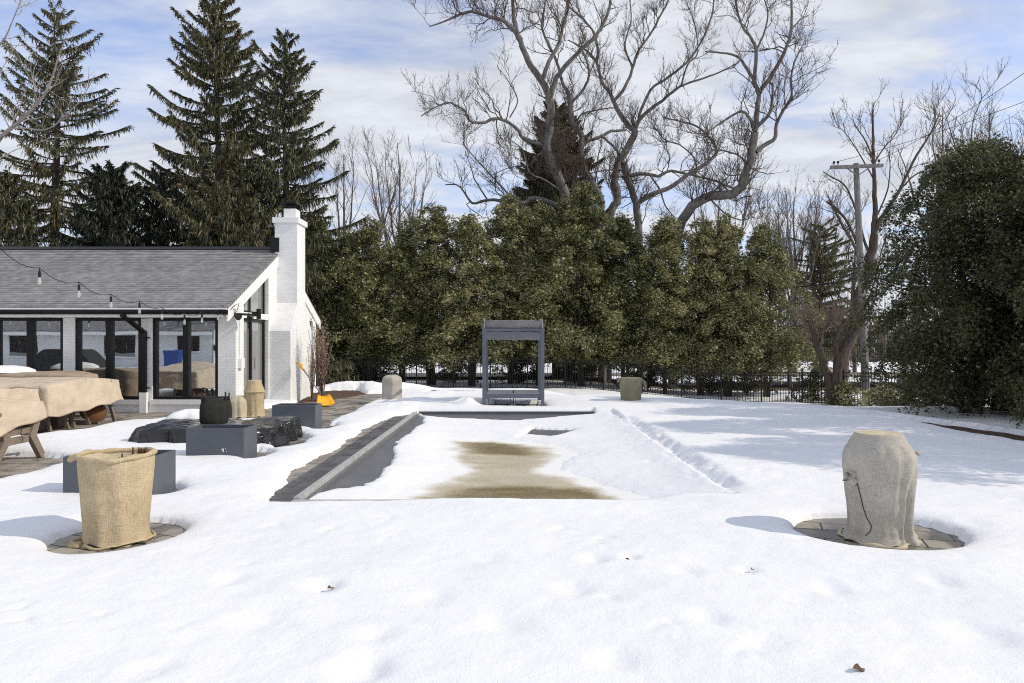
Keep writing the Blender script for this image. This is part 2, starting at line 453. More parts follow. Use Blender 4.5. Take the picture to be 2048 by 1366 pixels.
m_spruced = M_foliage("dark_spruce_needles", [(0.0, (0.012, 0.018, 0.012)), (0.6, (0.028, 0.036, 0.018)), (1.0, (0.06, 0.062, 0.03))], 0.10)
m_arbor = M_foliage("arborvitae_sprays", [(0.0, (0.034, 0.044, 0.018)), (0.36, (0.118, 0.136, 0.05)), (0.72, (0.33, 0.32, 0.13)), (1.0, (0.66, 0.56, 0.33))], 0.22, .5)
m_cedar = M_foliage("cedar_sprays", [(0.0, (0.022, 0.028, 0.013)), (0.45, (0.068, 0.076, 0.030)), (0.8, (0.15, 0.148, 0.058)), (1.0, (0.25, 0.23, 0.10))], 0.22)
m_rust = M_foliage("rusty_dry_leaves", [(0.0, (0.07, 0.048, 0.03)), (0.6, (0.14, 0.085, 0.05)), (1.0, (0.22, 0.13, 0.08))], 0.2)
m_fluff = M_foliage("dry_seed_heads", [(0.0, (0.35, 0.22, 0.14)), (1.0, (0.62, 0.46, 0.34))], 0.2)
m_mulch = M_plain("mulch_and_litter", (0.14, 0.085, 0.055), (0.05, 0.032, 0.022), scale=22, rough=0.95, bstr=0.9, bdist=0.03, bscale=30)
m_ground = M_plain("winter_ground", (0.20, 0.155, 0.095), (0.09, 0.068, 0.042), scale=2.5, rough=0.95, bstr=0.5, bdist=0.03, bscale=20)
m_road = M_plain("salted_road", (0.36, 0.30, 0.25), (0.27, 0.225, 0.19), scale=1.2, rough=0.9)
m_grass = M_foliage("lawn_grass", [(0.0, (0.10, 0.13, 0.03)), (0.6, (0.18, 0.19, 0.06)), (1.0, (0.30, 0.25, 0.10))], 0.2)
m_glass = M_glass("window_glass", (0.035, 0.037, 0.038), 0.62)
m_glassd = M_glass("door_glass", (0.22, 0.22, 0.21), 0.35)
def M_bulb():
    m, nt, out = nodes_of("clear_bulb_glass")
    t = nt.nodes.new("ShaderNodeBsdfTransparent"); t.inputs[0].default_value = (.9, .92, .92, 1)
    g = nt.nodes.new("ShaderNodeBsdfPrincipled"); g.inputs["Base Color"].default_value = (.7, .7, .68, 1); g.inputs["Roughness"].default_value = .05
    mx = nt.nodes.new("ShaderNodeMixShader"); mx.inputs[0].default_value = .42
    L(nt, t.outputs[0], mx.inputs[1]); L(nt, g.outputs[0], mx.inputs[2]); L(nt, mx.outputs[0], out.inputs[0])
    return m
m_bulb = M_bulb()
m_blue = M_plain("blue_plastic", (0.02, 0.07, 0.28), rough=0.5)
m_carp = M_plain("silver_car_paint", (0.30, 0.31, 0.33), (0.27, 0.28, 0.30), rough=0.3, metal=0.3, spec=0.6)
m_carglass = M_glass("car_glass", (0.01, 0.01, 0.012), 0.18)
m_tyre = M_plain("tyre_rubber", (0.02, 0.02, 0.02), rough=0.9)
m_cord = M_plain("black_cable", (0.012, 0.012, 0.012), rough=0.6)
m_leaf = M_plain("dead_brown_leaf", (0.20, 0.11, 0.05), (0.08, 0.045, 0.025), scale=30, rough=0.8)
# ------------------------------------------------------------------ the lie of the land
PX0, PX1, PY0, PY1 = -2.16, 2.34, 6.95, 15.78     # the pool's inner edge

def lawn_edge(y):
    return np.interp(y, [0, 8.5, 10.9, 12.3, 13.65, 15.7, 17.5, 18.6, 20.0], [8.9, 8.4, 8.1, 7.9, 7.8, 7.2, 5.8, 3.6, 0.0])

def terrain(x, y):
    x = np.asarray(x, float); y = np.asarray(y, float)
    y0 = 21.5 - 3.0 * sstep(0.0, 4.0, x)
    z = -0.75 * sstep(0, 1, (y - y0) / (31.0 - y0))
    d = x - lawn_edge(y)
    z = z - 0.32 * sstep(0.3, 4.0, d) * sstep(4, 8, y) * (1 - sstep(24, 32, y))
    z = z - 0.6 * sstep(2.0, 12.0, x) * sstep(19, 31, y)
    z = z + 0.25 * fbm(x / 14.0, y / 14.0, 5, 3) * sstep(36, 60, y)
    return z

# bare patches where the snow has melted (outlines on the ground)
def GP(pts, z=0.06): return [G(px, py, z) for px, py in pts]
MELT = [
    # paving along the pool house and the walk to the far garden
    [(-16.0, 15.95), (-16, 13.2)] + GP([(60, 876), (140, 864), (212, 848), (245, 842), (310, 838), (385, 826), (425, 834), (470, 838), (600, 838), (648, 846), (668, 834), (700, 823), (742, 801), (772, 791), (766, 784), (690, 786), (655, 783), (610, 800)]) + [(-6.0, 15.95)],
    # paving under the wooden bench at the left
    [(-10.5, 9.9)] + GP([(-10, 908), (60, 908), (108, 912), (98, 930), (40, 948), (-30, 962)]) + [(-10.0, 8.0)],
    # strip of dark paving beside the pool
    GP([(556, 1000), (550, 993), (578, 966), (584, 951), (617, 926), (650, 908), (684, 896), (713, 872), (735, 857), (754, 846), (790, 832), (846, 826), (842, 836), (604, 1004), (580, 1004)], 0.03),
    # strip melted at the foot of planter boxes
    GP([(640, 858), (660, 853), (664, 846), (642, 846)]),
    GP([(318, 988), (350, 977), (345, 966), (326, 968)]),
    GP([(505, 917), (528, 908), (524, 899), (512, 898)]),
    # under the daybed
    [(-.6, 16.75), (.7, 16.7), (.72, 17.9), (.1, 18.05), (-.62, 17.9)],
    # grass showing by the fence
    GP([(852, 789), (870, 780), (968, 779), (970, 787), (920, 788)], 0.0),
    # under the black plastic sheet, right end
    GP([(560, 893), (598, 884), (606, 872), (590, 866), (540, 880)]),
]
PADS = [(-3.26, 5.66, 0.49, 0.52), (3.07, 5.76, 0.655, 0.58)]      # round paving pads x, y, rx, ry
BED = [G(px, py, 0.0) for px, py in [(600, 806), (640, 803), (728, 789), (716, 783), (660, 784), (600, 790)]]
POOL_BARE = [
    [(PX0 - 0.3, PY1 + 0.3)] + [G(px, py, -0.07) for px, py in [(842, 836), (846, 845), (829, 857), (812, 872), (791, 886), (791, 902), (773, 930), (757, 955), (728, 973), (674, 985), (640, 996), (618, 1004)]] + [(PX0 - 0.3, PY0 - 0.5)],
    [G(px, py, -0.12) for px, py in [(1032, 873), (1066, 855), (1152, 859), (1104, 870)]],
    [(-2.2, 15.9)] + [G(px, py, -0.02) for px, py in [(850, 831), (905, 833), (1040, 834), (1100, 831), (1180, 828)]] + [(2.0, 15.9)],
]
PUDDLE = [G(px, py, -0.16) for px, py in [(925, 886), (988, 884), (1080, 896), (1100, 910), (1082, 924), (1060, 940), (1085, 953), (1140, 972), (1212, 1010), (1180, 1030), (855, 1030), (859, 1007), (872, 985), (948, 942), (925, 915)]]

DENTS = [(1190, 1110, .09, .030), (1262, 1108, .05, .03), (1495, 1134, .06, .03), (648, 1166, .10, .045), (1880, 1160, .10, .025),
         (725, 1330, .12, .04), (1372, 1136, .10, .02), (1535, 1284, .11, .02), (1450, 955, .10, .02), (1490, 935, .07, .02), (1520, 937, .09, .02),
         (1790, 1008, .07, .02), (1660, 908, .12, .03), (1690, 925, .10, .03), (1660, 1172, .09, .02), (460, 1150, .10, .02), (520, 1235, .13, .02),
         (1010, 1240, .13, .02), (860, 1190, .12, .015), (1230, 1310, .10, .02), (300, 1330, .1, .02), (1960, 1265, .14, .03), (1945, 1040, .10, .02),
         (1605, 1070, .08, .02), (1150, 1170, .1, .02), (980, 1110, .1, .014), (1420, 1230, .09, .025), (760, 1260, .09, .02), (1300, 900, .08, .02)]
HEAPS = [(-2.35, 17.2, .75, .5, .13), (-1.2, 18.4, .7, .5, .05), (-1.05, 16.6, .22, .3, .15), (-4.6, 22.6, 1.2, .45, .20), (-5.6, 23.0, 1.0, .5, .18),
         (-3.6, 23.2, .8, .5, .18), (-2.0, 19.9, .8, .5, .10), (-2.6, 15.9, .7, .5, .10), (-7.9, 11.3, .8, .5, .05)]

def pool_floor(x, y):
    u = (x - PX0) / (PX1 - PX0)
    v = (y - PY0) / (PY1 - PY0)
    return -0.035 - 0.14 * np.clip(4 * u * (1 - u), 0, 1) ** 0.8 * np.clip(6 * v, 0, 1) ** .5 * np.clip(4 * (1 - v), 0, 1) ** .5

def in_pool(x, y, m=0.0):
    return (x > PX0 - m) & (x < PX1 + m) & (y > PY0 - m) & (y < PY1 + m)

def lip(d, t0, w=0.10):
    """snow thickness at distance d from a melted edge: a rounded lip"""
    return np.where(d > 0, t0 * np.sqrt(np.clip(1 - np.exp(-np.clip(d, 0, 50) / w), 0, 1)), -0.05)

def spaced(segs):
    out = [segs[0][0]]
    for a, b, s in segs:
        n = max(1, int(round((b - a) / s)))
        out += list(np.linspace(a, b, n + 1)[1:])
    return np.array(out)

def grid_faces(nx, ny):
    i = np.arange(ny - 1)[:, None]; j = np.arange(nx - 1)[None, :]
    a = i * nx + j
    return np.stack([a, a + 1, a + nx + 1, a + nx], -1).reshape(-1, 4)

# --- bare ground: one sheet to the horizon
gx = spaced([(-400, -60, 20), (-60, -20, 2.5), (-20, -2.6, .6), (-2.6, 2.9, .25), (2.9, 20, .5), (20, 60, 2.5), (60, 400, 20)])
gy = spaced([(-300, -20, 20), (-20, 4, 2), (4, 16.6, .25), (16.6, 36, .6), (36, 80, 3), (80, 600, 20)])
X, Y = np.meshgrid(gx, gy)
Z = terrain(X, Y) - 0.035 + 0.02 * fbm(X * 2, Y * 2, 3, 3) * sstep(5, 6, np.abs(X) + np.abs(Y - 11) * .5)
Z = np.where(in_pool(X, Y, 0.22), -0.55, Z)
tag(np_obj("ground", np.stack([X, Y, Z], -1), grid_faces(len(gx), len(gy)), m_ground, smooth=True), kind="structure")

# --- snow: one sheet, thin or gone where the photograph shows bare ground
snx = spaced([(-300, -60, 12), (-60, -24, 1.5), (-24, -13, .3), (-13, -6.6, .07), (-6.6, 3.6, .034), (3.6, 8.5, .06), (8.5, 24, .13), (24, 60, 1.0), (60, 300, 12)])
sny = spaced([(-150, -10, 10), (-10, 2.5, .8), (2.5, 7.4, .03), (7.4, 12, .045), (12, 17, .055), (17, 26, .10), (26, 50, .4), (50, 90, 1.2), (90, 500, 12)])
X, Y = np.meshgrid(snx, sny)
pool = in_pool(X, Y, 0.0)
rough = fbm(X * 0.55, Y * 0.55, 21, 4)
t0 = 0.115 + 0.035 * rough + 0.010 * fbm(X * 2.3, Y * 2.3, 31, 4) + 0.004 * fbm(X * 9, Y * 9, 41, 3)
# wind-blown ripples
t0 = t0 + 0.006 * fbm(X * 1.2 + Y * .5, Y * 6.0, 47, 3)
for hx, hy, rx, ry, h in HEAPS:
    q = ((X - hx) / rx) ** 2 + ((Y - hy) / ry) ** 2
    t0 = t0 + h * np.exp(-q) * (1 + .35 * fbm(X * 3, Y * 3, 77, 3))
base = terrain(X, Y)
wob = 0.10 * fbm(X * 2.2, Y * 2.2, 51, 4) + 0.03 * fbm(X * 9, Y * 9, 57, 3)
d = np.full(X.shape, 9.0)
near = (np.abs(X) < 20) & (Y > 3) & (Y < 27)
xn, yn = X[near], Y[near]
dn = np.full(xn.shape, 9.0)
for poly in MELT + [BED]:
    dn = np.minimum(dn, poly_sd(xn, yn, poly) - .09 + wob[near])
for cx, cy, rx, ry in PADS:
    q = np.sqrt(((xn - cx) / rx) ** 2 + ((yn - cy) / ry) ** 2)
    dn = np.minimum(dn, (q - 1) * min(rx, ry) + 0.12 * wob[near])
# mulch strip just past the lawn's edge on the right
e = xn - lawn_edge(yn)
strip = np.abs(e - 1.10 - .25 * fbm(xn, yn, 91, 3)) - 1.15 * sstep(16.2, 12.5, yn) - .02
strip = np.where(yn > 15.8, 9.0, strip)
dn = np.minimum(dn, strip + 1.2 * wob[near])
d[near] = dn
t = lip(d, t0)
# under the trees and beyond the fence the snow is patchy
bed = sstep(0.8, 2.0, X - lawn_edge(Y)) * (Y < 40) + sstep(31, 34, Y) * (Y < 41)
t = np.where(bed > 0, np.minimum(t, t0 * (1 - bed) + bed * (0.095 + 0.15 * fbm(X * .4, Y * .7, 61, 3))), t)
far = sstep(36, 44, Y)
t = np.where(far > 0, np.minimum(t, .12 * (1 - far) + far * (0.06 + 0.28 * fbm(X * .09, Y * .16, 63, 4) - .5 * np.exp(-((Y - 44.0 - .04 * X) / 2.4) ** 2))), t)
snowz = base + t
# on the pool cover
xp, yp = X[pool], Y[pool]
fl = pool_floor(xp, yp)
wp = 0.10 * fbm(xp * 2.2, yp * 2.2, 71, 4) + 0.05 * fbm(xp * 9, yp * 9, 77, 3)
tp = 0.055 + 0.012 * fbm(xp * 1.1, yp * 1.1, 81, 4) + 0.006 * fbm(xp * 6, yp * 6, 83, 3)
dp = np.full(xp.shape, 9.0)
for k, poly in enumerate(POOL_BARE):
    dp = np.minimum(dp, poly_sd(xp, yp, poly) + wp * (.8 if k != 1 else .3))
tp = lip(dp, tp, .08)
# slush round the puddle: the snow thins out slowly
pd = poly_sd(xp, yp, PUDDLE) - .06 + 1.6 * wp
tp = np.minimum(tp, np.where(pd > .26, 0.075 * (1 - np.exp(-(pd - .26) / .45)), -0.04))
# the right-hand edge: snow on the lawn stands above the cover, a dark slit at its foot
jit = .07 * fbm(xp * 3, yp * 5, 111, 4) + .05 * fbm(xp * 12, yp * 12, 113, 3)
rise = sstep(PX1 - .55, PX1 - .02, xp + jit)
tp = tp + .035 * rise * (1 - .25 * sstep(7.6, 9.5, yp) * sstep(14.5, 13.2, yp)) + .022 * fbm(xp * 7, yp * 7, 119, 4) * sstep(PX1 - .35, PX1 - .1, xp)
slit = np.exp(-((xp - (PX1 - .10) + jit) / (.022 + .03 * vnoise(xp * 3, yp * 3, 5))) ** 2) * sstep(7.2, 8.6, yp) * sstep(13.6, 12.2, yp)
tp = tp - 0.0 * slit * (.6 + .8 * vnoise(xp * 0, yp * 6, 9))
snowz[pool] = fl + tp
# the snow overhangs the far, near and right coping
edge = in_pool(X, Y, 0.30) & ~pool
# the lawn's snow crumbles down to the cover along the right-hand edge
rb = fbm(X * 7, Y * 7, 131, 4)
band = sstep(PX1 + .26 + .10 * rb, PX1 - .02, X) * (X >= PX1) * sstep(6.9, 7.6, Y) * sstep(14.6, 13.2, Y)
snowz = snowz - band * (.115 + .07 * rb)
nearlip = (Y <= PY0) & (Y > PY0 - .34) & edge
k_ = sstep(1.75, 1.05, X + .3 * fbm(X * 2, Y * 0, 99, 3))
snowz = np.where(nearlip, snowz * (1 - k_) + k_ * np.minimum(snowz, 0.055 - .10 * sstep(PY0 - .13 + .05 * fbm(X * 3, Y * 0, 95, 3), PY0 - .03, Y)), snowz)
farlip = (Y >= PY1) & (Y < PY1 + .42) & edge
snowz = np.where(farlip & (X < 1.9), np.minimum(snowz, -0.03 + .16 * sstep(PY1 + .06, PY1 + .20, Y)), snowz)
# dents and prints
for px, py, r, h in DENTS:
    cx, cy = G(px, py, .12)
    q = ((X - cx) / r) ** 2 + ((Y - cy) / (r * 1.1)) ** 2
    sel = q < 9
    snowz[sel] -= h * np.exp(-q[sel] ** 1.4) * (1 + .5 * fbm(X[sel] * 14, Y[sel] * 14, 123, 2))
rs = np.random.RandomState(14)
for k in range(70):                                       # old prints, half melted: short crescents
    cx = rs.uniform(-4.5, 5.5); cy = rs.uniform(3.1, 8.5); a = rs.uniform(-.7, .7); r1, r2 = rs.uniform(.05, .12), rs.uniform(.018, .04)
    if cy > 6.4 and -3.2 < cx < 2.9: continue
    sel = (np.abs(X - cx) < .5) & (np.abs(Y - cy) < .5); dx, dy = X[sel] - cx, Y[sel] - cy
    uu = dx * math.cos(a) + dy * math.sin(a); vv = -dx * math.sin(a) + dy * math.cos(a) + 1.6 * uu * uu / r1
    snowz[sel] -= rs.uniform(.006, .022) * np.exp(-((uu / r1) ** 2 + (vv / r2) ** 2)) * (1 + .5 * fbm(X[sel] * 20, Y[sel] * 20, k, 2))
rs = np.random.RandomState(4)
for k in range(130):
    cx = rs.uniform(-5, 6); cy = rs.uniform(3.0, 12); r = rs.uniform(.03, .13)
    q = ((X - cx) / r) ** 2 + ((Y - cy) / r) ** 2
    sel = q < 9
    snowz[sel] -= rs.uniform(.002, .008) * np.exp(-q[sel])
tag(np_obj("snow", np.stack([X, Y, snowz], -1), grid_faces(len(snx), len(sny)), m_snow, smooth=True), kind="structure")

def snow_at(x, y):
    i = np.clip(np.searchsorted(sny, y), 0, len(sny) - 1); j = np.clip(np.searchsorted(snx, x), 0, len(snx) - 1)
    return float(snowz[i, j])

# --- paving
b = MB()
b.add([(-16, 5.5, 0), (-2.59, 5.5, 0), (-2.59, 24.5, 0), (-16, 24.5, 0)], [(0, 1, 2, 3)])
tag(b.build("patio", m_paver), kind="structure")
b = MB()
b.box(-2.586, PX0 - .075, 6.6, 16.1, -.30, .006)
b.box(PX0 - .071, PX1 + .5, PY1 + .075, PY1 + .5, -.30, .004)
tag(b.build("poolside_paving", m_pavd), kind="structure")
for cx, cy, rx, ry in PADS:
    b = MB(); n = 40
    V = [(cx + 1.25 * rx * math.cos(2*PI*i/n), cy + 1.3 * ry * math.sin(2*PI*i/n), .010) for i in range(n)]
    b.add(V, [tuple(range(n))])
    tag(b.build("round_pavement", m_pavr), kind="structure")
# mulch bed by the house
b = MB()
xs = spaced([(-8, -4, .06)]); ys = spaced([(17.5, 23.2, .06)])
x, y = np.meshgrid(xs, ys)
sd = poly_sd(x, y, BED)
z = .045 * sstep(.15, -.25, sd) + .03 * fbm(x * 8, y * 8, 7, 3) - .06 * sstep(0, .2, sd)
tag(np_obj("mulch_bed", np.stack([x, y, z + .01], -1), grid_faces(len(xs), len(ys)), m_mulch), kind="structure")
# litter strip along the lawn's right edge and under the trees
xs = spaced([(2, 24, .16)]); ys = spaced([(5, 33, .16)])
x, y = np.meshgrid(xs, ys)
z = terrain(x, y) - .030 + .025 * fbm(x * 4, y * 4, 9, 3) - .12 * sstep(.15, -.1, x - lawn_edge(y))
tag(np_obj("leaf_litter_ground", np.stack([x, y, z], -1), grid_faces(len(xs), len(ys)), m_mulch), kind="structure")
# road beyond the fence
b = MB()
b.add([(-200, 36.5, -.62), (200, 52.0, -.62), (200, 57.5, -.62), (-200, 41.5, -.62)], [(0, 1, 2, 3)])
tag(b.build("road", m_road), kind="structure")

# --- the covered pool
r = thing("swimming_pool", "covered sunken swimming pool with grey vinyl cover under melting snow", "pool", (0, 11.3, 0))
xs = spaced([(PX0 - .0, PX1 + .0, .1)]); ys = spaced([(PY0 + .0, PY1 - .0, .1)])
x, y = np.meshgrid(xs, ys)
np_obj("pool_cover", np.stack([x, y, pool_floor(x, y) + .004 * fbm(x * 2, y * 2, 5, 2)], -1), grid_faces(len(xs), len(ys)), m_cover, r, True, tuple(r.location))
b = MB()
n = 11
for i in range(n):
    ya = PY0 + (PY1 - PY0) * i / n
    b.box(PX0 - .07, PX0 + .0, ya + .008, ya + (PY1 - PY0) / n - .008, -.06, .062)
b.build("cover_track", m_track, r, world=True, bevel=.006)
b = MB(); b.box(PX0 + .003, PX0 + .05, PY0, PY1, -.08, .012)
b.build("track_channel", m_steel, r, world=True)
b = MB(); b.box(PX0 - .07, PX1 + .07, PY0 - .10, PY0 - .003, -.2, .045); b.build("coping", m_track, r, world=True, bevel=.01)
b = MB(); b.box(PX0 - .07, PX1 + .07, PY1 + .003, PY1 + .07, -.2, .03); b.build("coping", m_grey, r, world=True, bevel=.01)
b = MB(); b.box(PX1 + .003, PX1 + .07, PY0, PY1, -.2, -.035); b.build("coping", m_grey, r, world=True, bevel=.01)

# meltwater and thin ice lying in the sag of the cover
def M_puddle():
    m, nt, out = nodes_of("meltwater"); p = pbr(nt, out, 0.25, 0.0, 0.5)
    v = coords(nt)
    f = noise(nt, v, 1.25, 5.0, 0.6, 0.5); f2 = noise(nt, v, 30.0, 3.0, 0.7)
    g1 = N(nt, "ShaderNodeMath", operation='MULTIPLY_ADD'); L(nt, f2, g1.inputs[0]); g1.inputs[1].default_value = .25; L(nt, f, g1.inputs[2])
    at_ = nt.nodes.new("ShaderNodeAttribute"); at_.attribute_name = "slush"
    g2 = N(nt, "ShaderNodeMath", operation='MULTIPLY_ADD'); L(nt, f2, g2.inputs[0]); g2.inputs[1].default_value = .46; L(nt, at_.outputs["Fac"], g2.inputs[2]); g1 = g2
    rr = ramp(nt, [(0.20, (0.235, 0.185, 0.09)), (0.42, (0.32, 0.265, 0.15)), (0.62, (0.50, 0.45, 0.335)), (0.85, (0.73, 0.70, 0.64)), (1.0, (0.86, 0.86, 0.85))]); L(nt, g1.outputs[0], rr.inputs[0])
    L(nt, rr.outputs[0], p.inputs["Base Color"])
    r2 = ramp(nt, [(0.30, 0.14), (0.60, 0.7)]); L(nt, g1.outputs[0], r2.inputs[0]); L(nt, r2.outputs[0], p.inputs["Roughness"])
    bump(nt, f2, .15, .004, p)
    return m
m_puddle = M_puddle()
xs = spaced([(-1.6, 1.9, .05)]); ys = spaced([(PY0 + .12, 13.6, .05)])
x, y = np.meshgrid(xs, ys)
sd = poly_sd(x, y, PUDDLE)
z = pool_floor(x, y) + .012 - .10 * sstep(.15, .55, sd)
z = np.where(sd < 1.3, pool_floor(x, y) + .010, z)
islands = np.minimum(poly_sd(x, y, [G(px, py, -.16) for px, py in [(938, 890), (985, 886), (1040, 897), (1046, 910), (1000, 905), (962, 900)]]), poly_sd(x, y, [G(px, py, -.16) for px, py in [(955, 990), (1010, 972), (1090, 972), (1150, 986), (1195, 1004), (1180, 1030), (930, 1030), (935, 1004)]]))
islands = islands + .34 * fbm(x * 1.7, y * 2.2, 215, 5)
slush = .10 + .27 * sstep(-.14, .34, islands) + .60 * sstep(-.12, .42, sd + .25 * fbm(x * 3, y * 3, 211, 4)) + .10 * fbm(x * 2, y * 6, 219, 4)
wo = tag(np_obj("water", np.stack([x, y, z], -1), grid_faces(len(xs), len(ys)), m_puddle, smooth=True), kind="structure")
at_ = wo.data.attributes.new("slush", 'FLOAT', 'POINT'); at_.data.foreach_set("value", np.clip(slush, 0, 1).astype(np.float32).ravel())

# --- grass at the fence foot
rs = np.random.RandomState(8)
n = 5000
gxy = np.stack([rs.uniform(-3.6, -.3, n), rs.uniform(20.6, 23.6, n)], 1)
h = rs.uniform(.03, .09, n); a = rs.uniform(0, PI, n); lean = rs.normal(0, .03, (n, 2))
base_z = terrain(gxy[:, 0], gxy[:, 1]) - .02
p0 = np.stack([gxy[:, 0] - .012 * np.cos(a), gxy[:, 1] - .012 * np.sin(a), base_z], 1)
p1 = np.stack([gxy[:, 0] + .012 * np.cos(a), gxy[:, 1] + .012 * np.sin(a), base_z], 1)
p2 = np.stack([gxy[:, 0] + lean[:, 0], gxy[:, 1] + lean[:, 1], base_z + h], 1)
V = np.stack([p0, p1, p2], 1).reshape(-1, 3)
tag(np_obj("grass", V, np.arange(3 * n).reshape(-1, 3), m_grass), kind="stuff")
# ------------------------------------------------------------------ pool house
WY = 15.86; GX = -6.42                      # facade plane, gable plane
EY, EZ = 15.36, 2.44                        # front eave
RY, RZ = 19.02, 4.24                        # ridge
BY, BZ = 22.75, 2.40                        # back eave
FL = lambda px: (px - 1024.0) * WY / F      # X on the facade
XL = -17.0
ph = thing("pool_house", "white painted brick pool house with grey shingle roof and tall white chimney", "house", (-10, 19, 0))
def HP(mb, name, mat, parent=ph, **k): return mb.build(name, mat, parent, world=True, **k)

wins = [(-12.02, FL(126)), (FL(150), FL(282)), (FL(305), FL(436)), (-15.3, -12.32)]
ZB, ZT = .30, 2.20
b = MB()
GE = GX - .222
b.box(XL, GE, WY, WY + .25, -.1, ZB)                             # brick under the windows
b.box(XL, GE, WY, WY + .25, ZT, EZ + .22)                        # frieze band
edges = sorted(wins); xs_ = XL
for x0, x1 in edges:
    b.box(xs_, x0, WY, WY + .25, ZB, ZT); xs_ = x1
b.box(xs_, GE, WY, WY + .25, ZB, ZT)
HP(b, "front_wall", m_brick)
# gable wall: piers, head and the pediment above
GY = lambda px: F * (-GX) / (1024.0 - px)
dy0, dy1 = GY(487.5), GY(536.5)
zr = lambda y: EZ + (RZ - EZ) * (y - EY) / (RY - EY) if y < RY else RZ + (BZ - RZ) * (y - RY) / (BY - RY)
b = MB()
T = .22
b.prism([(WY, -.1), (dy0, -.1), (dy0, zr(dy0) - .12), (WY, zr(WY) - .12)], 'x', GX - T, GX)
hd = 2.22; hs = 2.36
b.box(GX - T, GX - .02, dy0, dy1 + .02, hd, hs)
b.prism([(dy0, 2.62), (dy1 + .02, 3.40), (dy1 + .02, zr(dy1) - .12), (dy0, zr(dy0) - .12)], 'x', GX - T, GX - .01)
b.prism([(dy1 + .02, -.1), (21.2, -.1), (21.2, zr(21.2) - .12), (RY, RZ - .12), (dy1 + .02, zr(dy1) - .12)], 'x', GX - T, GX)
b.prism([(21.2, 2.3), (22.0, 2.3), (22.0, zr(22.0) - .12), (21.2, zr(21.2) - .12)], 'x', GX - T, GX - .004)
b.prism([(21.2, -.1), (22.0, -.1), (22.0, .5), (21.2, .5)], 'x', GX - T, GX - .004)
b.prism([(22.0, -.1), (22.35, -.1), (22.35, zr(22.35) - .12), (22.0, zr(22.0) - .12)], 'x', GX - T, GX)
HP(b, "gable_wall", m_brick)
b = MB(); b.box(XL, GX - .3, 22.1, 22.34, -.1, 2.3); b.box(XL, XL + .2, WY + .3, 22.0, -.1, 2.4); HP(b, "back_wall", m_brick)
b = MB(); b.box(XL, GX - .24, WY + .26, 22.08, -.05, .03); HP(b, "floor_slab", m_pavd)
# window in the far part of the gable
b = MB(); b.box(GX - .14, GX - .10, 21.2, 22.0, .5, 2.3); w = HP(b, "window", m_glass)
b = MB()
for z0, z1 in ((.5, .56), (2.24, 2.3)): b.box(GX - .16, GX - .06, 21.26, 21.94, z0, z1)
for y0, y1 in ((21.2, 21.26), (21.94, 22.0)): b.box(GX - .16, GX - .06, y0, y1, .5, 2.3)
HP(b, "frame", m_black, w)
# roof
b = MB()
RX1 = GX + .03; th = .07
b.prism([(EY - .03, EZ), (RY, RZ), (RY, RZ - th), (EY - .03, EZ - th)], 'x', XL, RX1)
b.prism([(RY + .001, RZ), (BY, BZ), (BY, BZ - th), (RY + .001, RZ - th)], 'x', XL, RX1)
roof = HP(b, "roof", m_shingle, fix=True)
# shingle courses stand a little proud of one another
b = MB()
for k in range(1, 32):
    f = k / 32.0
    y = EY + (RY - EY) * f; z = EZ + (RZ - EZ) * f
    b.prism([(y - .004, z + .001), (y + .11, z + .056), (y + .11, z + .058), (y - .008, z + .0085)], 'x', XL, RX1 - .004)
HP(b, "shingle_courses", m_shingle, roof)
b = MB(); b.prism([(RY - .16, RZ - .06), (RY, RZ + .035), (RY + .16, RZ - .06), (RY + .16, RZ - .04), (RY, RZ + .055), (RY - .16, RZ - .04)], 'x', XL, RX1 + .01)
HP(b, "ridge_cap", m_black, roof)
# barge boards and eaves
b = MB()
b.prism([(EY - .02, EZ - th - .002), (RY, RZ - th - .002), (RY, RZ - .36), (EY - .02, EZ - .34)], 'x', GX + .002, RX1 + .012)
b.prism([(RY + .002, RZ - th - .002), (BY, BZ - th - .002), (BY, BZ - .34), (RY + .002, RZ - .36)], 'x', GX + .002, RX1 + .012)
HP(b, "barge_board", m_white)
b = MB(); b.box(XL, GX, EY + .06, WY - .003, EZ - .24, EZ - .21); HP(b, "soffit", m_white)
b = MB(); b.box(XL, GX + .001, EY + .02, EY + .055, EZ - .24, EZ - .065); HP(b, "fascia", m_white)
b = MB()
b.prism([(EY - .10, EZ - .075), (EY + .018, EZ - .075), (EY + .018, EZ - .18), (EY - .05, EZ - .18), (EY - .10, EZ - .12)], 'x', XL, GX + .04)
HP(b, "gutter", m_black)
b = MB(); b.box(XL, GX + .03, EY - .104, EY + .01, EZ - .073, EZ - .045); HP(b, "drip_edge", m_white)
# downspout and its white boot
XD1, XD0 = (288 - 1024) * 15.8 / F, (247 - 1024) * 15.35 / F
b = MB()
b.beam((XD0, EY - .04, EZ - .16), (XD0, EY - .04, 2.20), .09, .075, (0, 1, 0))
b.beam((XD0, EY - .04, 2.235), (XD1, WY - .06, 1.86), .085, .075, (0, 1, 0))
b.beam((XD1, WY - .06, 1.89), (XD1, WY - .06, .46), .10, .08, (0, 1, 0))
for z in (1.72, .56): b.box(XD1 - .14, XD1 + .14, WY - .065, WY - .045, z, z + .03)
HP(b, "downspout", m_black)
b = MB(); b.prism([(XD1 - .075, 0), (XD1 + .075, 0), (XD1 + .085, .47), (XD1 - .085, .47)], 'y', WY - .12, WY - .02); HP(b, "downspout_boot", m_white)
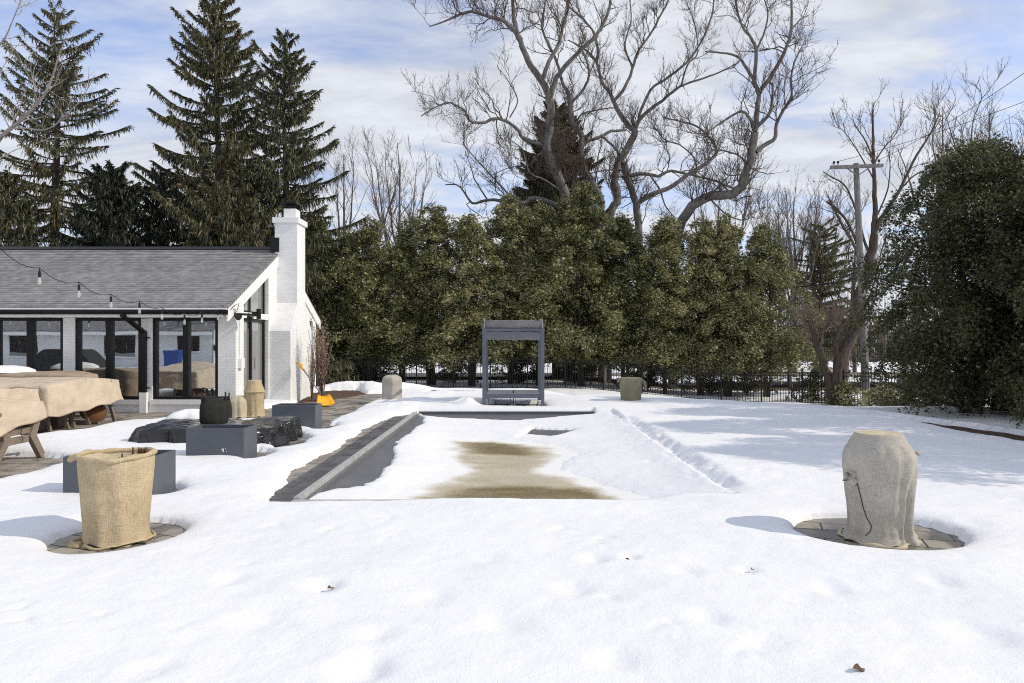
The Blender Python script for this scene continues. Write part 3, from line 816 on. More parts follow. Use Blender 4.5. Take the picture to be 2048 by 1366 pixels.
# sills and windows with black frames
for x0, x1 in wins:
    b = MB(); b.box(x0 - .03, x1 + .03, WY - .045, WY - .002, ZB - .11, ZB - .005); HP(b, "sill", m_white)
    b = MB(); b.box(x0 + .01, x1 - .01, WY + .09, WY + .10, ZB + .01, ZT - .01); w = HP(b, "window", m_glass)
    b = MB(); xm = (x0 + x1) / 2; fw = .075
    b.box(x0, x0 + fw, WY + .02, WY + .13, ZB, ZT); b.box(x1 - fw, x1, WY + .02, WY + .13, ZB, ZT)
    b.box(xm - .065, xm + .065, WY + .015, WY + .13, ZB, ZT)
    for a0, a1 in ((x0 + fw, xm - .065), (xm + .065, x1 - fw)):
        b.box(a0, a1, WY + .02, WY + .13, ZB, ZB + .07); b.box(a0, a1, WY + .02, WY + .13, ZT - .07, ZT)
    HP(b, "frame", m_black, w)
# sliding door in the gable and the slanted light over it
gx0 = GX - .14
b = MB(); b.box(gx0 - .02, gx0, dy0 + .05, dy1 - .03, .10, hd - .05); door = HP(b, "glass_door", m_glassd)
ym = (dy0 + dy1) / 2 - .1
b = MB()
for y0, y1 in ((dy0, dy0 + .06), (ym - .05, ym + .05), (dy1 - .06, dy1 + .0)): b.box(gx0 - .05, gx0 + .05, y0, y1, .06, hd)
b.box(gx0 - .045, gx0 + .045, dy0 + .06, dy1 - .06, .06, .14); b.box(gx0 - .045, gx0 + .045, dy0 + .06, dy1 - .06, hd - .08, hd - .001)
HP(b, "frame", m_black, door)
b = MB(); b.tube([(gx0 + .09, ym + .12, .95), (gx0 + .09, ym + .12, 1.25)], .012, 8); HP(b, "handle", m_steel, door)
b = MB()
for k in range(7):
    y = dy0 + .12 + k * .1
    b.tube([(gx0 - .16, y, .12), (gx0 - .16, y, hd - .1)], .045, 8)
HP(b, "curtain", m_white, door)
b = MB(); b.prism([(dy0 + .04, 2.42), (dy1 - .02, 2.40), (dy1 - .02, 3.34), (dy0 + .04, 2.60)], 'x', gx0 - .02, gx0); tr = HP(b, "window", m_glassd)
b = MB()
pts = [(dy0, hs), (dy1, hs), (dy1, 3.40), (dy0, 2.62)]
for i in range(4):
    a, c = pts[i], pts[(i + 1) % 4]
    b.beam((gx0, a[0], a[1]), (gx0, c[0], c[1]), .06 if i % 2 else .07, .08, (1, 0, 0))
yy = dy0 + (dy1 - dy0) * .42
b.beam((gx0, yy, hs), (gx0, yy, 2.62 + .78 * .42), .07, .06, (1, 0, 0))
HP(b, "frame", m_black, tr)
b = MB(); b.box(GX - .2, GX + .06, dy0, dy1, .0, .055); HP(b, "doorstep", m_track)
# cylinder wall lamp beside the door head, spotlights on the corner, conduit and box
b = MB(); yl = GY(507)
b.cyl((GX + .13, yl), .055, 2.21, 2.46, 20); b.box(GX - .02, GX + .09, yl - .04, yl + .04, 2.27, 2.39)
HP(b, "wall_lamp", m_black)
b = MB()
for s, (dx, dy, dz) in ((-1, (-.55, -.75, -.25)), (1, (.75, -.45, -.35))):
    c = Vector((GX - .10 + s * .16, WY - .16, 2.26)); d = Vector((dx, dy, dz)).normalized()
    b.tube([c - d * .02, c + d * .10, c + d * .13], [.035, .075, .085], 16)
    b.tube([(GX - .10, WY - .02, 2.28), tuple(c)], .012, 6)
b.box(GX - .15, GX - .05, WY - .03, WY - .001, 2.22, 2.33)
b.beam((GX - .03, WY - .12, 2.29), (GX + .42, WY + .05, 2.27), .05, .05)
b.tube([(GX + .28, WY + .05, 2.30), (GX + .34, WY - .04, 2.18)], [.02, .07], 10)
HP(b, "floodlight", m_blackmatte)
b = MB(); yc = GY(478)
b.tube([(GX + .02, yc, 2.3), (GX + .02, yc, 1.22)], .016, 8); b.tube([(GX + .02, yc - .1, 2.30), (GX + .03, yc - .03, 2.36), (GX + .02, yc, 2.3)], .014, 8)
HP(b, "conduit", m_white)
b = MB(); b.box(GX + .002, GX + .09, yc - .07, yc + .12, 1.02, 1.26); HP(b, "junction_box", m_white, bevel=.01)
# chimney: shouldered base, shaft, crown, flue and cap
CX0, CX1 = GX - .05, -5.86
b = MB()
b.prism([(18.05, -.1), (19.95, -.1), (19.95, 1.95), (19.34, 2.75), (19.34, 4.90), (18.62, 4.90), (18.62, 2.70), (18.05, 1.93)], 'x', CX0, CX1)
ch = HP(b, "chimney", m_brick)
b = MB(); b.box(CX0 - .05, CX1 + .05, 18.57, 19.39, 4.885, 5.03); HP(b, "crown", m_white, ch)
b = MB(); b.box(CX0 + .20, CX1 - .08, 18.75, 19.14, 5.03, 5.30); HP(b, "flue", m_white, ch)
b = MB()
for x in (CX0 + .22, CX1 - .10):
    for y in (18.78, 19.11): b.box(x - .015, x + .015, y - .015, y + .015, 5.30, 5.45)
b.box(CX0 + .25, CX1 - .13, 18.82, 19.08, 5.302, 5.42)
b.prism([(CX0 + .11, 5.43), (CX1 - .02, 5.43), (CX1 - .07, 5.49), (CX0 + .16, 5.49)], 'y', 18.68, 19.22)
HP(b, "cap", m_black, ch)
b = MB(); b.box(CX0 - .12, CX0 + .12, 18.60, 18.616, RZ - .15, RZ + .24); b.box(CX0 - .14, CX0 - .002, 18.617, 19.3, RZ - .05, RZ + .24); HP(b, "flashing", m_black, ch)

# ------------------------------------------------------------------ string lights
def bulb_string(label, pts, hooks, cat="string lights"):
    r = thing("string_lights", label, cat, tuple(pts[0]), 0, "strings of clear garden bulbs")
    P = [np.array(p, float) for p in pts]
    b = MB(); path = []
    for a, c in zip(P[:-1], P[1:]):
        ln = np.linalg.norm(c - a)
        for q in np.linspace(0, 1, 7)[:-1]:
            p = a + (c - a) * q; p = p - np.array([0, 0, .10 * ln * 4 * q * (1 - q)]); path.append(p)
    path.append(P[-1])
    b.tube(path, .0055, 5, False)
    b.build("wire", m_cord, r, world=True)
    for h in hooks:
        x, y, z = h
        s = MB(); s.tube([(x, y, z), (x, y, z - .045)], .006, 5); s.tube([(x, y, z - .04), (x, y, z - .05), (x, y, z - .125), (x, y, z - .13)], [.010, .018, .020, .015], 10)
        so = s.build("socket", m_black, r, world=True)
        g = MB(); g.tube([(x, y, z - .128), (x, y, z - .15), (x, y, z - .185), (x, y, z - .215), (x, y, z - .235), (x, y, z - .24)], [.012, .017, .025, .023, .014, .004], 12)
        g.build("bulb", m_bulb, so, smooth=True, world=True)
    return r
hk = [(-60, 470), (0, 496), (79, 536), (158, 564), (222, 588), (279, 601), (324, 614), (369, 626), (404, 623), (436, 619)]
p0 = P3(79, 536, 9.6); p1 = P3(436, 619, 15.22)
pts = []
for px, py in hk:
    # the string runs straight in plan from a point high at the left to the gutter's end
    a = (px - 1024) / F
    tt = (p0[0] - a * p0[1]) / (a * (p1[1] - p0[1]) - (p1[0] - p0[0]))
    Yp = p0[1] + tt * (p1[1] - p0[1]); pts.append(P3(px, py, Yp))
bulb_string("garland of clear bulbs sagging across the grey roof to the gutter's end", pts, pts[2:])
hk2 = [(-10, 634), (31, 627), (80, 634), (127, 627), (176, 634), (225, 627), (275, 636), (322, 627), (372, 634), (430, 628)]
pts = [P3(px, py, 15.62) for px, py in hk2]
bulb_string("garland of clear bulbs strung under the eave in front of the dark windows", pts, [P3(px, py, 15.62) for px, py in [(21, 630), (99, 632), (178, 634), (257, 634), (329, 631), (412, 632)]])
# loose cable ends gathered on the corner
b = MB(); q = [P3(436, 619, 15.2), P3(450, 632, 15.3), P3(470, 610, 15.6), P3(478, 607, 15.7), P3(474, 622, 15.7), P3(460, 634, 15.6)]
b.tube(q, .008, 5); q = [P3(440, 620, 15.2), P3(455, 640, 15.5), P3(472, 620, 15.7), P3(445, 612, 15.3)]
b.tube(q, .008, 5)
tag(b.build("cable_loop", m_cord), "loose black cable loops hanging from the white corner by the spotlights", "cable")

# ------------------------------------------------------------------ planter boxes
def planter(label, x, y, rz, w=.79, d=.44, h=.49, wall=.022):
    r = thing("planter_box", label, "planter", (x, y, -.01), rz, "slate grey rectangular planter boxes")
    b = MB()
    for q in ((-w/2, w/2, -d/2, -d/2 + wall), (-w/2, w/2, d/2 - wall, d/2), (-w/2, -w/2 + wall, -d/2 + wall, d/2 - wall), (w/2 - wall, w/2, -d/2 + wall, d/2 - wall)):
        b.box(q[0], q[1], q[2], q[3], 0, h)
    b.build("box", m_grey, r, bevel=.003)
    s = MB(); s.box(-w/2 + wall + .002, w/2 - wall - .002, -d/2 + wall + .002, d/2 - wall - .002, .0, .36)
    s.build("soil", m_mulch, r)
    return r
pa = planter("slate grey planter box with white paint flakes in front of the black plastic sheet", -3.99, 9.40, math.radians(-2.0))
for dx, dz, sx, sz in ((.12, .205, .016, .022), (.125, .19, .008, .018), (.155, .225, .008, .008), (.165, .185, .007, .006), (.105, .21, .007, .01)):
    n = 7; V = [(dx + sx * math.cos(2*PI*i/n) * (1 + .3 * ((i * 7) % 3 - 1)), -.46/2 - .0022, dz + sz * math.sin(2*PI*i/n)) for i in range(n)]
    b = MB(); b.add(V, [tuple(range(n))]); b.build("paint_flake", m_white, pa)
planter("slate grey planter box behind the black plastic sheet, at the foot of the chimney", -4.00, 12.72, 0)
planter("slate grey planter box half hidden behind the tan burlap pot", -4.10, 7.16, 0, .92, .46)

# ------------------------------------------------------------------ burlap-wrapped pots
def fold(seed, amp, n1=9, hem=.0):
    rs_ = np.random.RandomState(seed); ph_ = rs_.uniform(0, 6.28, 6); am = rs_.uniform(.4, 1, 6); fr = [3, 5, n1, n1 + 4, 2 * n1 + 1, 2]
    def dr(th, k, r, z):
        f = sum(a * np.sin(q * th + p + z[0] * 2.2) for a, q, p in zip(am, fr, ph_))
        g = max(0.0, 1 - z[0] / .9)
        return r * (1 + amp * f * (.35 + g)) , z + (hem * .02 * np.sin(5 * th + ph_[0]) if k == 0 else 0)
    return dr
def smooth_prof(pr, n=5):
    pr = np.array(pr, float); t_ = np.linspace(0, len(pr) - 1, (len(pr) - 1) * n + 1)
    return list(zip(np.interp(t_, range(len(pr)), pr[:, 0]), np.interp(t_, range(len(pr)), pr[:, 1])))

r = thing("wrapped_pot", "open flower pot wrapped in golden tan burlap with a rolled rim", "plant pot", (-3.26, 5.63, .012))
b = MB()
prof = smooth_prof([(.262, 0), (.242, .03), (.236, .10), (.243, .2), (.256, .38), (.270, .55), (.278, .66), (.274, .70)], 4)
b.lathe(prof, (0, 0), 96, fold(3, .020, 5, 1), close_top=False)
b.build("burlap_wrap", m_burl1, r, smooth=True)
b = MB(); n = 72
ring = [( (.276 + .007 * math.sin(5*a) ) * math.cos(a), (.276 + .007 * math.sin(5*a + 1)) * math.sin(a), .708 + .008 * math.sin(2*a + 1) + .004 * math.sin(7*a)) for a in np.linspace(0, 2*PI, n + 1)]
b.tube(ring, [.021 + .004 * math.sin(9*a) for a in np.linspace(0, 2*PI, n + 1)], 10, False)
b.tube([(-.23, -.13, .712), (-.285, -.13, .70), (-.305, -.12, .68), (-.295, -.11, .665)], [.024, .03, .026, .012], 10)
b.build("rolled_rim", m_burl1, r, smooth=True)
b = MB(); b.lathe([(.262, .70), (.25, .63), (.24, .55)], (0, 0), 60, fold(9, .012, 8), close_top=True); b.build("lining", m_burl3, r, smooth=True)
b = MB()
for i in range(26):
    a = random.Random(i).uniform(0, 6.28); rr = random.Random(i + 50).uniform(.0, .12); x = .10 + rr * math.cos(a); y = .08 + .8 * rr * math.sin(a)
    q = random.Random(i + 99); l = q.uniform(.08, .16); w_ = .018
    dx, dy, dz = q.uniform(-.06, .10), q.uniform(-.05, .05), q.uniform(.05, .17)
    b.add([(x - w_, y, .56), (x + w_, y, .56), (x + dx + w_ * .6, y + dy, .57 + dz), (x + dx, y + dy, .60 + dz), (x + dx - w_ * .6, y + dy + .01, .57 + dz)], [(0, 1, 2, 3, 4)])
b.build("dry_leaves", m_leaf, r, fix=False)
b = MB()
rs = np.random.RandomState(2)
hem = [((.255 + .025 * math.sin(3*a)) * math.cos(a), (.255 + .025 * math.sin(3*a)) * math.sin(a), .012 + .006 * math.sin(9*a)) for a in np.linspace(0, 2*PI, 61)]
b.tube(hem, .012, 6, False); b.build("frayed_hem", m_burl1, r, smooth=True)
b = MB(); b.tube([(-.17, -.2, .02), (-.25, -.19, .012), (-.29, -.12, .02), (-.24, -.08, .03)], [.03, .03, .025, .02], 8)
b.build("hem_flap", m_burl1, r, smooth=True)
b = MB(); b.tube([(-.09, -.24, .035), (.02, -.265, .015), (.13, -.25, .012), (.26, -.17, .03), (.31, -.13, .012)], .006, 5); b.build("tie_cord", m_cord, r)

r = thing("wrapped_pot", "upturned pot shrouded in weathered grey burlap with a flat round top", "plant pot", (3.05, 5.68, .012))
b = MB()
prof = smooth_prof([(.290, 0), (.248, .06), (.235, .16), (.246, .32), (.262, .48), (.278, .60), (.280, .70), (.263, .745), (.212, .82), (.186, .868), (.178, .878)], 4)
f1 = fold(14, .028, 6, 1)
def dr2(th, k, r_, z):
    r2, z2 = f1(th, k, r_, z)
    top = z[0] > .8
    # a deep pleat at the right front, a slack bulge at the left
    g = math.exp(-((z[0] - .15) / .3) ** 2)
    r2 = r2 - .065 * g * np.exp(-((th - 5.25) / .10) ** 2) + .028 * g * np.exp(-((th - 5.05) / .09) ** 2) + .026 * g * np.exp(-((th - 5.48) / .10) ** 2)
    r2 = r2 + .035 * math.exp(-((z[0] - .52) / .14) ** 2) * np.exp(-((th - 3.5) / .30) ** 2)
    r2 = r2 + (0 if top else 1) * .022 * fbm(np.cos(th) * 2.2 + 3, np.sin(th) * 2.2 + z[0] * 3.0, 17, 3)
    if top: r2 = r_ * (1 + .006 * np.sin(5 * th))
    return r2, z2
b.lathe(prof, (0, 0), 128, dr2, close_top=True)
b.build("burlap_shroud", m_burl2, r, smooth=True)
b = MB(); b.lathe([(.18, .870), (.179, .8805)], (0, 0), 64, None, close_top=True); b.build("flat_top", m_burl3, r)
b = MB()
b.tube([(-.26, -.12, .57), (-.31, -.14, .55), (-.325, -.14, .52), (-.29, -.14, .49), (-.26, -.15, .52)], [.025, .038, .042, .035, .02], 10)
b.build("gathered_knot", m_burl2, r, smooth=True)
b = MB(); b.tube([(.23, -.12, .725), (.275, -.10, .73), (.295, -.07, .71)], [.015, .02, .012], 8)
b.build("gathered_knot", m_burl2, r, smooth=True)
b = MB()
seam = []
for z, th in [(.50, 3.68), (.40, 3.74), (.30, 3.78), (.22, 3.86), (.15, 4.0), (.11, 3.98), (.07, 3.85)]:
    rr = np.interp(z, [p[1] for p in prof], [p[0] for p in prof]); a_, _ = dr2(np.array([th]), 3, np.array([rr]), np.array([z])); seam.append(((a_[0] + .004) * math.cos(th), (a_[0] + .004) * math.sin(th), z))
b.tube(seam, .0032, 6); b.build("dark_seam", m_blackmatte, r, smooth=True)
b = MB()
hem = [((.28 + .03 * math.sin(3*a + 1) + .018 * math.sin(7 * a)) * math.cos(a), (.28 + .03 * math.sin(3*a + 1) + .018 * math.sin(7 * a)) * math.sin(a), .010) for a in np.linspace(0, 2*PI, 91)]
b.tube(hem, [.016 + .008 * math.sin(8 * a) for a in np.linspace(0, 2*PI, 91)], 6, False); b.build("frayed_hem", m_burl3, r, smooth=True)

def small_shroud(name, label, cat, loc, prof, mat, seed, amp=.02, hexa=0):
    r = thing(name, label, cat, loc, 0, "cloth-wrapped garden pots and lanterns")
    f = fold(seed, amp, 6, 1)
    def dr(th, k, r_, z):
        r2, z2 = f(th, k, r_, z)
        if hexa:
            q = 2 * PI / hexa; r2 = r2 * (math.cos(q / 2) / np.cos(((th + .3) % q) - q / 2)) ** .6 * 1.06
        return r2, z2
    b = MB(); b.lathe(smooth_prof(prof, 4), (0, 0), 72, dr); b.build("cloth_shroud", mat, r, smooth=True)
    return r
small_shroud("wrapped_pot", "squat cream cloth-wrapped pot beside the glass door", "plant pot", (-5.97, 14.95, 0), [(.235, 0), (.22, .06), (.225, .22), (.21, .36), (.17, .44), (.15, .455)], m_burl3, 5, .03)
r = small_shroud("wrapped_lantern", "tall tan cloth-wrapped pot with a stepped shoulder by the glass door", "plant pot", (-5.68, 15.05, 0), [(.215, 0), (.20, .05), (.19, .30), (.20, .50), (.222, .545), (.20, .58), (.155, .72), (.142, .79), (.13, .80)], m_burl1, 8, .02)
b = MB(); b.tube([(.22 * math.cos(a), .22 * math.sin(a), .545) for a in np.linspace(0, 2*PI, 41)], .01, 6, False); b.build("hem_cord", m_burl1, r)
small_shroud("wrapped_pot", "pale angular cloth-wrapped pot at the end of the garden walk", "plant pot", (-3.20, 18.2, 0), [(.28, 0), (.265, .1), (.265, .5), (.27, .62), (.24, .70), (.14, .755), (.12, .76)], m_burl2, 12, .012, 6)
r = small_shroud("wrapped_pot", "dark khaki cloth-draped pot standing in the shaded snow beyond the pool", "plant pot", (3.10, 17.85, .0), [(.25, 0), (.255, .1), (.27, .3), (.285, .5), (.29, .66), (.285, .70), (.26, .71)], m_khaki, 21, .03)
b = MB(); b.tube([(-.28, -.05, .66), (-.33, -.06, .63), (-.34, -.06, .58)], [.04, .045, .02], 8); b.build("drooping_corner", m_khaki, r, smooth=True); b = MB(); b.tube([(.27, -.05, .65), (.35, -.06, .58), (.37, -.06, .48), (.36, -.05, .40)], [.04, .055, .05, .02], 8)
b.build("drooping_corner", m_khaki, r, smooth=True)

# ------------------------------------------------------------------ covers over furniture
def unit_(a): return a / (np.linalg.norm(a, axis=-1, keepdims=True) + 1e-9)
def cover(name, label, cat, x0, x1, y0, y1, ztop, zhem, mat, seed=1, amp=.035, sag=.04, flare=.05, rr=.18, rz=0.0, rough=.02, group=None, tarp=False):
    """a cloth thrown over a block: rounded plan, slack top, folds growing towards an uneven hem"""
    cx, cy = (x0 + x1) / 2, (y0 + y1) / 2; hx, hy = (x1 - x0) / 2, (y1 - y0) / 2
    r = thing(name, label, cat, (cx, cy, 0), rz, group)
    n = 420 if tarp else 220
    per = []
    segs = [(hx - rr, hy - rr, 0), (-hx + rr, hy - rr, PI / 2), (-hx + rr, -hy + rr, PI), (hx - rr, -hy + rr, 3 * PI / 2)]
    for sx_, sy_, a0 in segs:
        for a in np.linspace(a0, a0 + PI / 2, 8): per.append((sx_ + rr * math.cos(a), sy_ + rr * math.sin(a)))
    per = np.array(per + [per[0]]); ln = np.concatenate([[0], np.cumsum(np.linalg.norm(np.diff(per, axis=0), axis=1))])
    u = np.linspace(0, ln[-1], n, endpoint=False)
    O = np.stack([np.interp(u, ln, per[:, 0]), np.interp(u, ln, per[:, 1])], 1)
    nd = O / np.linalg.norm(O, axis=1)[:, None]
    zt = ztop(O[:, 0] + cx, O[:, 1] + cy) if callable(ztop) else np.full(n, ztop)
    zh = zhem(O[:, 0] + cx, O[:, 1] + cy) if callable(zhem) else np.full(n, zhem)
    rsd = np.random.RandomState(seed)
    fo = sum(rsd.uniform(.3, 1) * np.sin(u * f_ + rsd.uniform(0, 6)) for f_ in (2.1, 4.3, 7.7, 11.9, 17.0)) / 2.2
    rings = []
    for s in np.linspace(0.04, 1, 15):
        q = O * s; top = ztop(q[:, 0] + cx, q[:, 1] + cy) if callable(ztop) else np.full(n, ztop)
        z = top + sag * (fbm((q[:, 0] + seed * 3) * 1.6, q[:, 1] * 1.6, seed, 4)) * 1.6 - .035 * s ** 8
        rings.append(np.stack([q[:, 0], q[:, 1], z], 1))
    last = rings[-1]
    for s in np.linspace(0.06, 1, 24 if tarp else 14):
        z = last[:, 2] * (1 - s) + (zh + .02 * np.sin(u * 9 + seed)) * s
        offs = (flare * s + amp * fo * (s ** .8) + rough * 2 * fbm(u * 3, z * 5, seed + 4, 4))
        q = O + nd * offs[:, None]
        rings.append(np.stack([q[:, 0], q[:, 1], z], 1))
    V = np.concatenate(rings)
    if tarp:
        k = fbm(V[:, 0] * 4, V[:, 1] * 4 + V[:, 2] * 6, seed + 9, 5)
        ridge = 1 - np.abs(2 * vnoise(V[:, 0] * 3.2, V[:, 1] * 3.2 + V[:, 2] * 5, seed) - 1)
        a1 = np.arctan2(V[:, 1] / hy, V[:, 0] / hx); zz_ = V[:, 2]
        rd = lambda s1, s2, sd_: (1 - np.abs(2 * vnoise(a1 * s1 + zz_ * s2 * .6, zz_ * s2 + a1 * s1 * .35, sd_) - 1)) ** 2.5
        edge_ = np.clip(np.linalg.norm(V[:, :2] / [hx, hy], axis=1), 0, 1) ** 3
        push = (.05 * rd(4, .8, 3) + .03 * rd(9, 1.6, 4) - .03) * edge_
        nrm = unit_(V[:, :2]); V[:, 0] += nrm[:, 0] * push; V[:, 1] += nrm[:, 1] * push; V[:, 2] += .5 * push * (zz_ > .2)
        V[:, 2] = np.maximum(V[:, 2], -.05) + .002 * k + .012 * ridge ** 6; V[:, 0] += .01 * fbm(V[:, 1] * 3, V[:, 2] * 4, seed + 2, 3); V[:, 1] += .012 * fbm(V[:, 0] * 3, V[:, 2] * 4, seed + 3, 3)
    m_ = len(rings); i = np.arange(m_ - 1)[:, None] * n; j = np.arange(n)[None, :]; k = (j + 1) % n
    Q = np.stack([i + j, i + n + j, i + n + k, i + k], -1).reshape(-1, 4)
    np_obj("cloth", V, [Q, np.arange(n)[None, :]], mat, r, True)
    if not tarp:
        b_ = MB(); hp = np.concatenate([rings[-1], rings[-1][:1]]); b_.tube(hp, .011, 6, False); b_.build("hem", m_tan2 if mat is m_tan else mat, r, smooth=True)
    return r

cg = "tan rain covers over garden furniture"
cover("furniture_cover", "tan rain cover draped over the slatted wooden bench in front", "cover", -8.7, -6.68, 7.7, 9.78, lambda x, y: .86 + .05 * np.sin((y - 7.7) * 2.0) + .05 * sstep(9.6, 8.6, y), lambda x, y: .41 + .17 * sstep(8.5, 9.8, y), m_tan, 3, .03, .03, .06, .07, group=cg)
cover("furniture_cover", "long tan rain cover over the dining table and chairs near the windows", "cover", -10.3, -8.15, 12.0, 14.2, lambda x, y: .93 + .03 * np.sin(y * 3), lambda x, y: .33 + .10 * sstep(12.2, 14.1, y), m_tan, 7, .03, .02, .09, .05, group=cg)
cover("furniture_cover", "tan rain cover wedged between the front bench and the dining table", "cover", -10.6, -8.22, 10.3, 11.9, lambda x, y: .93 + .06 * np.sin(x * 2.4) + .03 * np.cos(y * 4), lambda x, y: .42 + 0 * x, m_tan, 12, .03, .05, .02, .08, group=cg)
cover("furniture_cover", "brown rain cover on a low round seat against the windows", "cover", -11.4, -9.15, 14.35, 15.3, lambda x, y: 1.0 - .03 * (x + 10.3) ** 2, lambda x, y: .3 + 0 * x, m_tan2, 15, .03, .03, .02, .3, group=cg)
# snow left on the far cover
b = MB(); b.lathe([(.52, 0.0), (.50, .05), (.38, .11), (.18, .145), (.02, .15)], (0, 0), 48, lambda th, k, r_, z: (r_ * (1 + .1 * np.sin(3 * th + 1) + .05 * np.sin(7 * th)), z))
o = b.build("snow_mound", m_snow, None, smooth=True); o.location = (-10.95, 14.75, .985); tag(o, "rounded cap of snow left on the brown cover by the windows", "snow")

def wood_chair(label, x, y, rz):
    r = thing("patio_chair", label, "chair", (x, y, 0), rz, "wooden chairs under the long tan cover")
    b = MB(); b.box(-.26, .26, -.25, .25, .40, .44); b.build("seat", m_wood, r)
    b = MB(); b.beam((-.25, 0, .44), (-.36, 0, .82), .44, .03, (1, 0, 0)); b.build("backrest", m_wood, r)
    for sy_ in (-1, 1):
        b = MB(); b.beam((.20, sy_ * .22, .40), (.30, sy_ * .25, -.005), .06, .045, (0, 1, 0)); b.build("leg", m_wood, r)
        b = MB(); b.beam((-.2, sy_ * .22, .40), (-.3, sy_ * .25, -.005), .06, .045, (0, 1, 0)); b.build("leg", m_wood, r)
    return r
c0 = wood_chair("wooden chair legs under the near end of the long tan cover", -8.62, 12.55, 0.0)
for lab, x, y, rz in (("wooden chair legs under the middle of the long tan cover", -8.66, 13.25, .04), ("wooden chair leg under the far corner of the long tan cover", -8.55, 13.92, -.1)):
    c = copy_tree(c0); c.location = (x, y, 0); c.rotation_euler = (0, 0, rz); c["label"] = lab
r = thing("dining_table", "dark table pedestal in the shade under the long tan cover", "table", (-9.2, 13.0, 0))
b = MB(); b.box(-.7, .7, -.9, .9, .70, .75); b.build("tabletop", m_wood, r)
b = MB(); b.box(.05, .45, .15, .45, 0, .70); b.build("leg", m_wood, r); b = MB(); b.box(.05, .45, -.5, -.2, 0, .7); b.build("leg", m_wood, r)
b = MB(); b.lathe([(.24, .0), (.22, .12), (.12, .2), (.02, .22)], (0, 0), 24); o = b.build("fallen_cushion", M_plain("rust_brown_cloth", (.16, .07, .03), rough=.8), None, smooth=True)
o.location = (-8.42, 13.72, .20); o.rotation_euler = (.5, .5, .2); tag(o, "rust brown cushion sagging under the corner of the long tan cover", "cushion")

r = thing("garden_bench", "taupe wooden bench with splayed legs under the front tan cover", "bench", (-7.3, 8.9, 0))
def GB(mb, name): return mb.build(name, m_wood, r, world=True, bevel=.006)
for y0, y1 in ((9.02, 8.86), (9.50, 9.66)):
    for x in (-6.70, -8.3):
        f = 1 if y1 > y0 else -1; b = MB(); yc_ = y0 + .01
        b.prism([(yc_ - .06, .34), (yc_ + .17 * f - .05, .72), (yc_ + .17 * f + .05, .72), (yc_ + .07, .34), (y1 + .07 * f + .055, 0), (y1 + .07 * f - .055, 0)], 'x', x - .035, x + .035)
        GB(b, "leg")
b = MB(); b.box(-6.72, -6.69, 9.06, 9.46, .26, .36); b.box(-6.715, -6.695, 9.05, 9.5, .38, .47); GB(b, "side_rail")
b = MB()
for k in range(5): b.box(-8.3, -6.8, 9.02 + k * .1, 9.1 + k * .1, .40, .43)
GB(b, "seat")
b = MB(); b.tube([(-6.66, 9.28, .50), (-6.65, 9.24, .40), (-6.66, 9.30, .33), (-6.65, 9.26, .28)], .005, 5); b.build("tie_cord", m_cord, r, world=True); b = MB(); b.tube([(-6.62, 9.70, .50), (-6.60, 9.73, .42), (-6.62, 9.72, .36)], .012, 6); b.build("tie_cord", m_cord, r, world=True)

# black plastic sheet over the fire pit, grow bags
cover("plastic_sheet", "crumpled glossy black plastic sheet over a low fire pit table", "sheet", -5.80, -3.72, 10.35, 12.1, lambda x, y: .33 + .02 * np.sin(x * 3 + y), lambda x, y: .0 + 0 * x, m_tarp, 5, .06, .05, .08, .3, tarp=True)
b = MB(); b.lathe([(.5, 0.0), (.47, .05), (.35, .12), (.15, .17), (.02, .18)], (0, 0), 48, lambda th, k, r_, z: (r_ * (1 + .18 * np.sin(2 * th + 1) + .08 * np.sin(5 * th)), z))
o = b.build("snow_mound", m_snow, None, smooth=True); o.location = (-5.42, 11.55, .34); o.scale = (.75, .7, .95); tag(o, "small heap of snow on the left end of the black plastic sheet", "snow")
def grow_bag(label, x, y, z, rr, h, mat):
    r = thing("grow_bag", label, "pot", (x, y, z), .4, "black fabric grow bags")
    b = MB(); b.lathe(smooth_prof([(rr * .90, 0), (rr * .99, .05), (rr * 1.0, h * .45), (rr * .97, h * .68), (rr * .84, h * .90), (rr * .74, h), (rr * .70, h), (rr * .68, h - .10)], 3), (0, 0), 64, fold(int(x * 10) % 7 + 3, .06, 4), close_top=True); b.build("bag", mat, r, smooth=True)
    for s in (0, PI):
        b = MB(); c, d_ = math.cos(s), math.sin(s)
        b.tube([(c * rr * .80 - d_ * q * .08, d_ * rr * .80 + c * q * .08, h - .05 + .12 * math.sqrt(max(0, 1 - q * q))) for q in np.linspace(-1, 1, 11)], .014, 6); b.build("handle", mat, r, smooth=True)
    return r
grow_bag("black fabric grow bag with loop handles standing on the plastic sheet", -4.74, 10.85, .345, .215, .42, m_felt)
grow_bag("dark grey grow bag behind the plastic sheet, next to the cream pot", -5.86, 13.7, 0, .21, .54, m_felt)

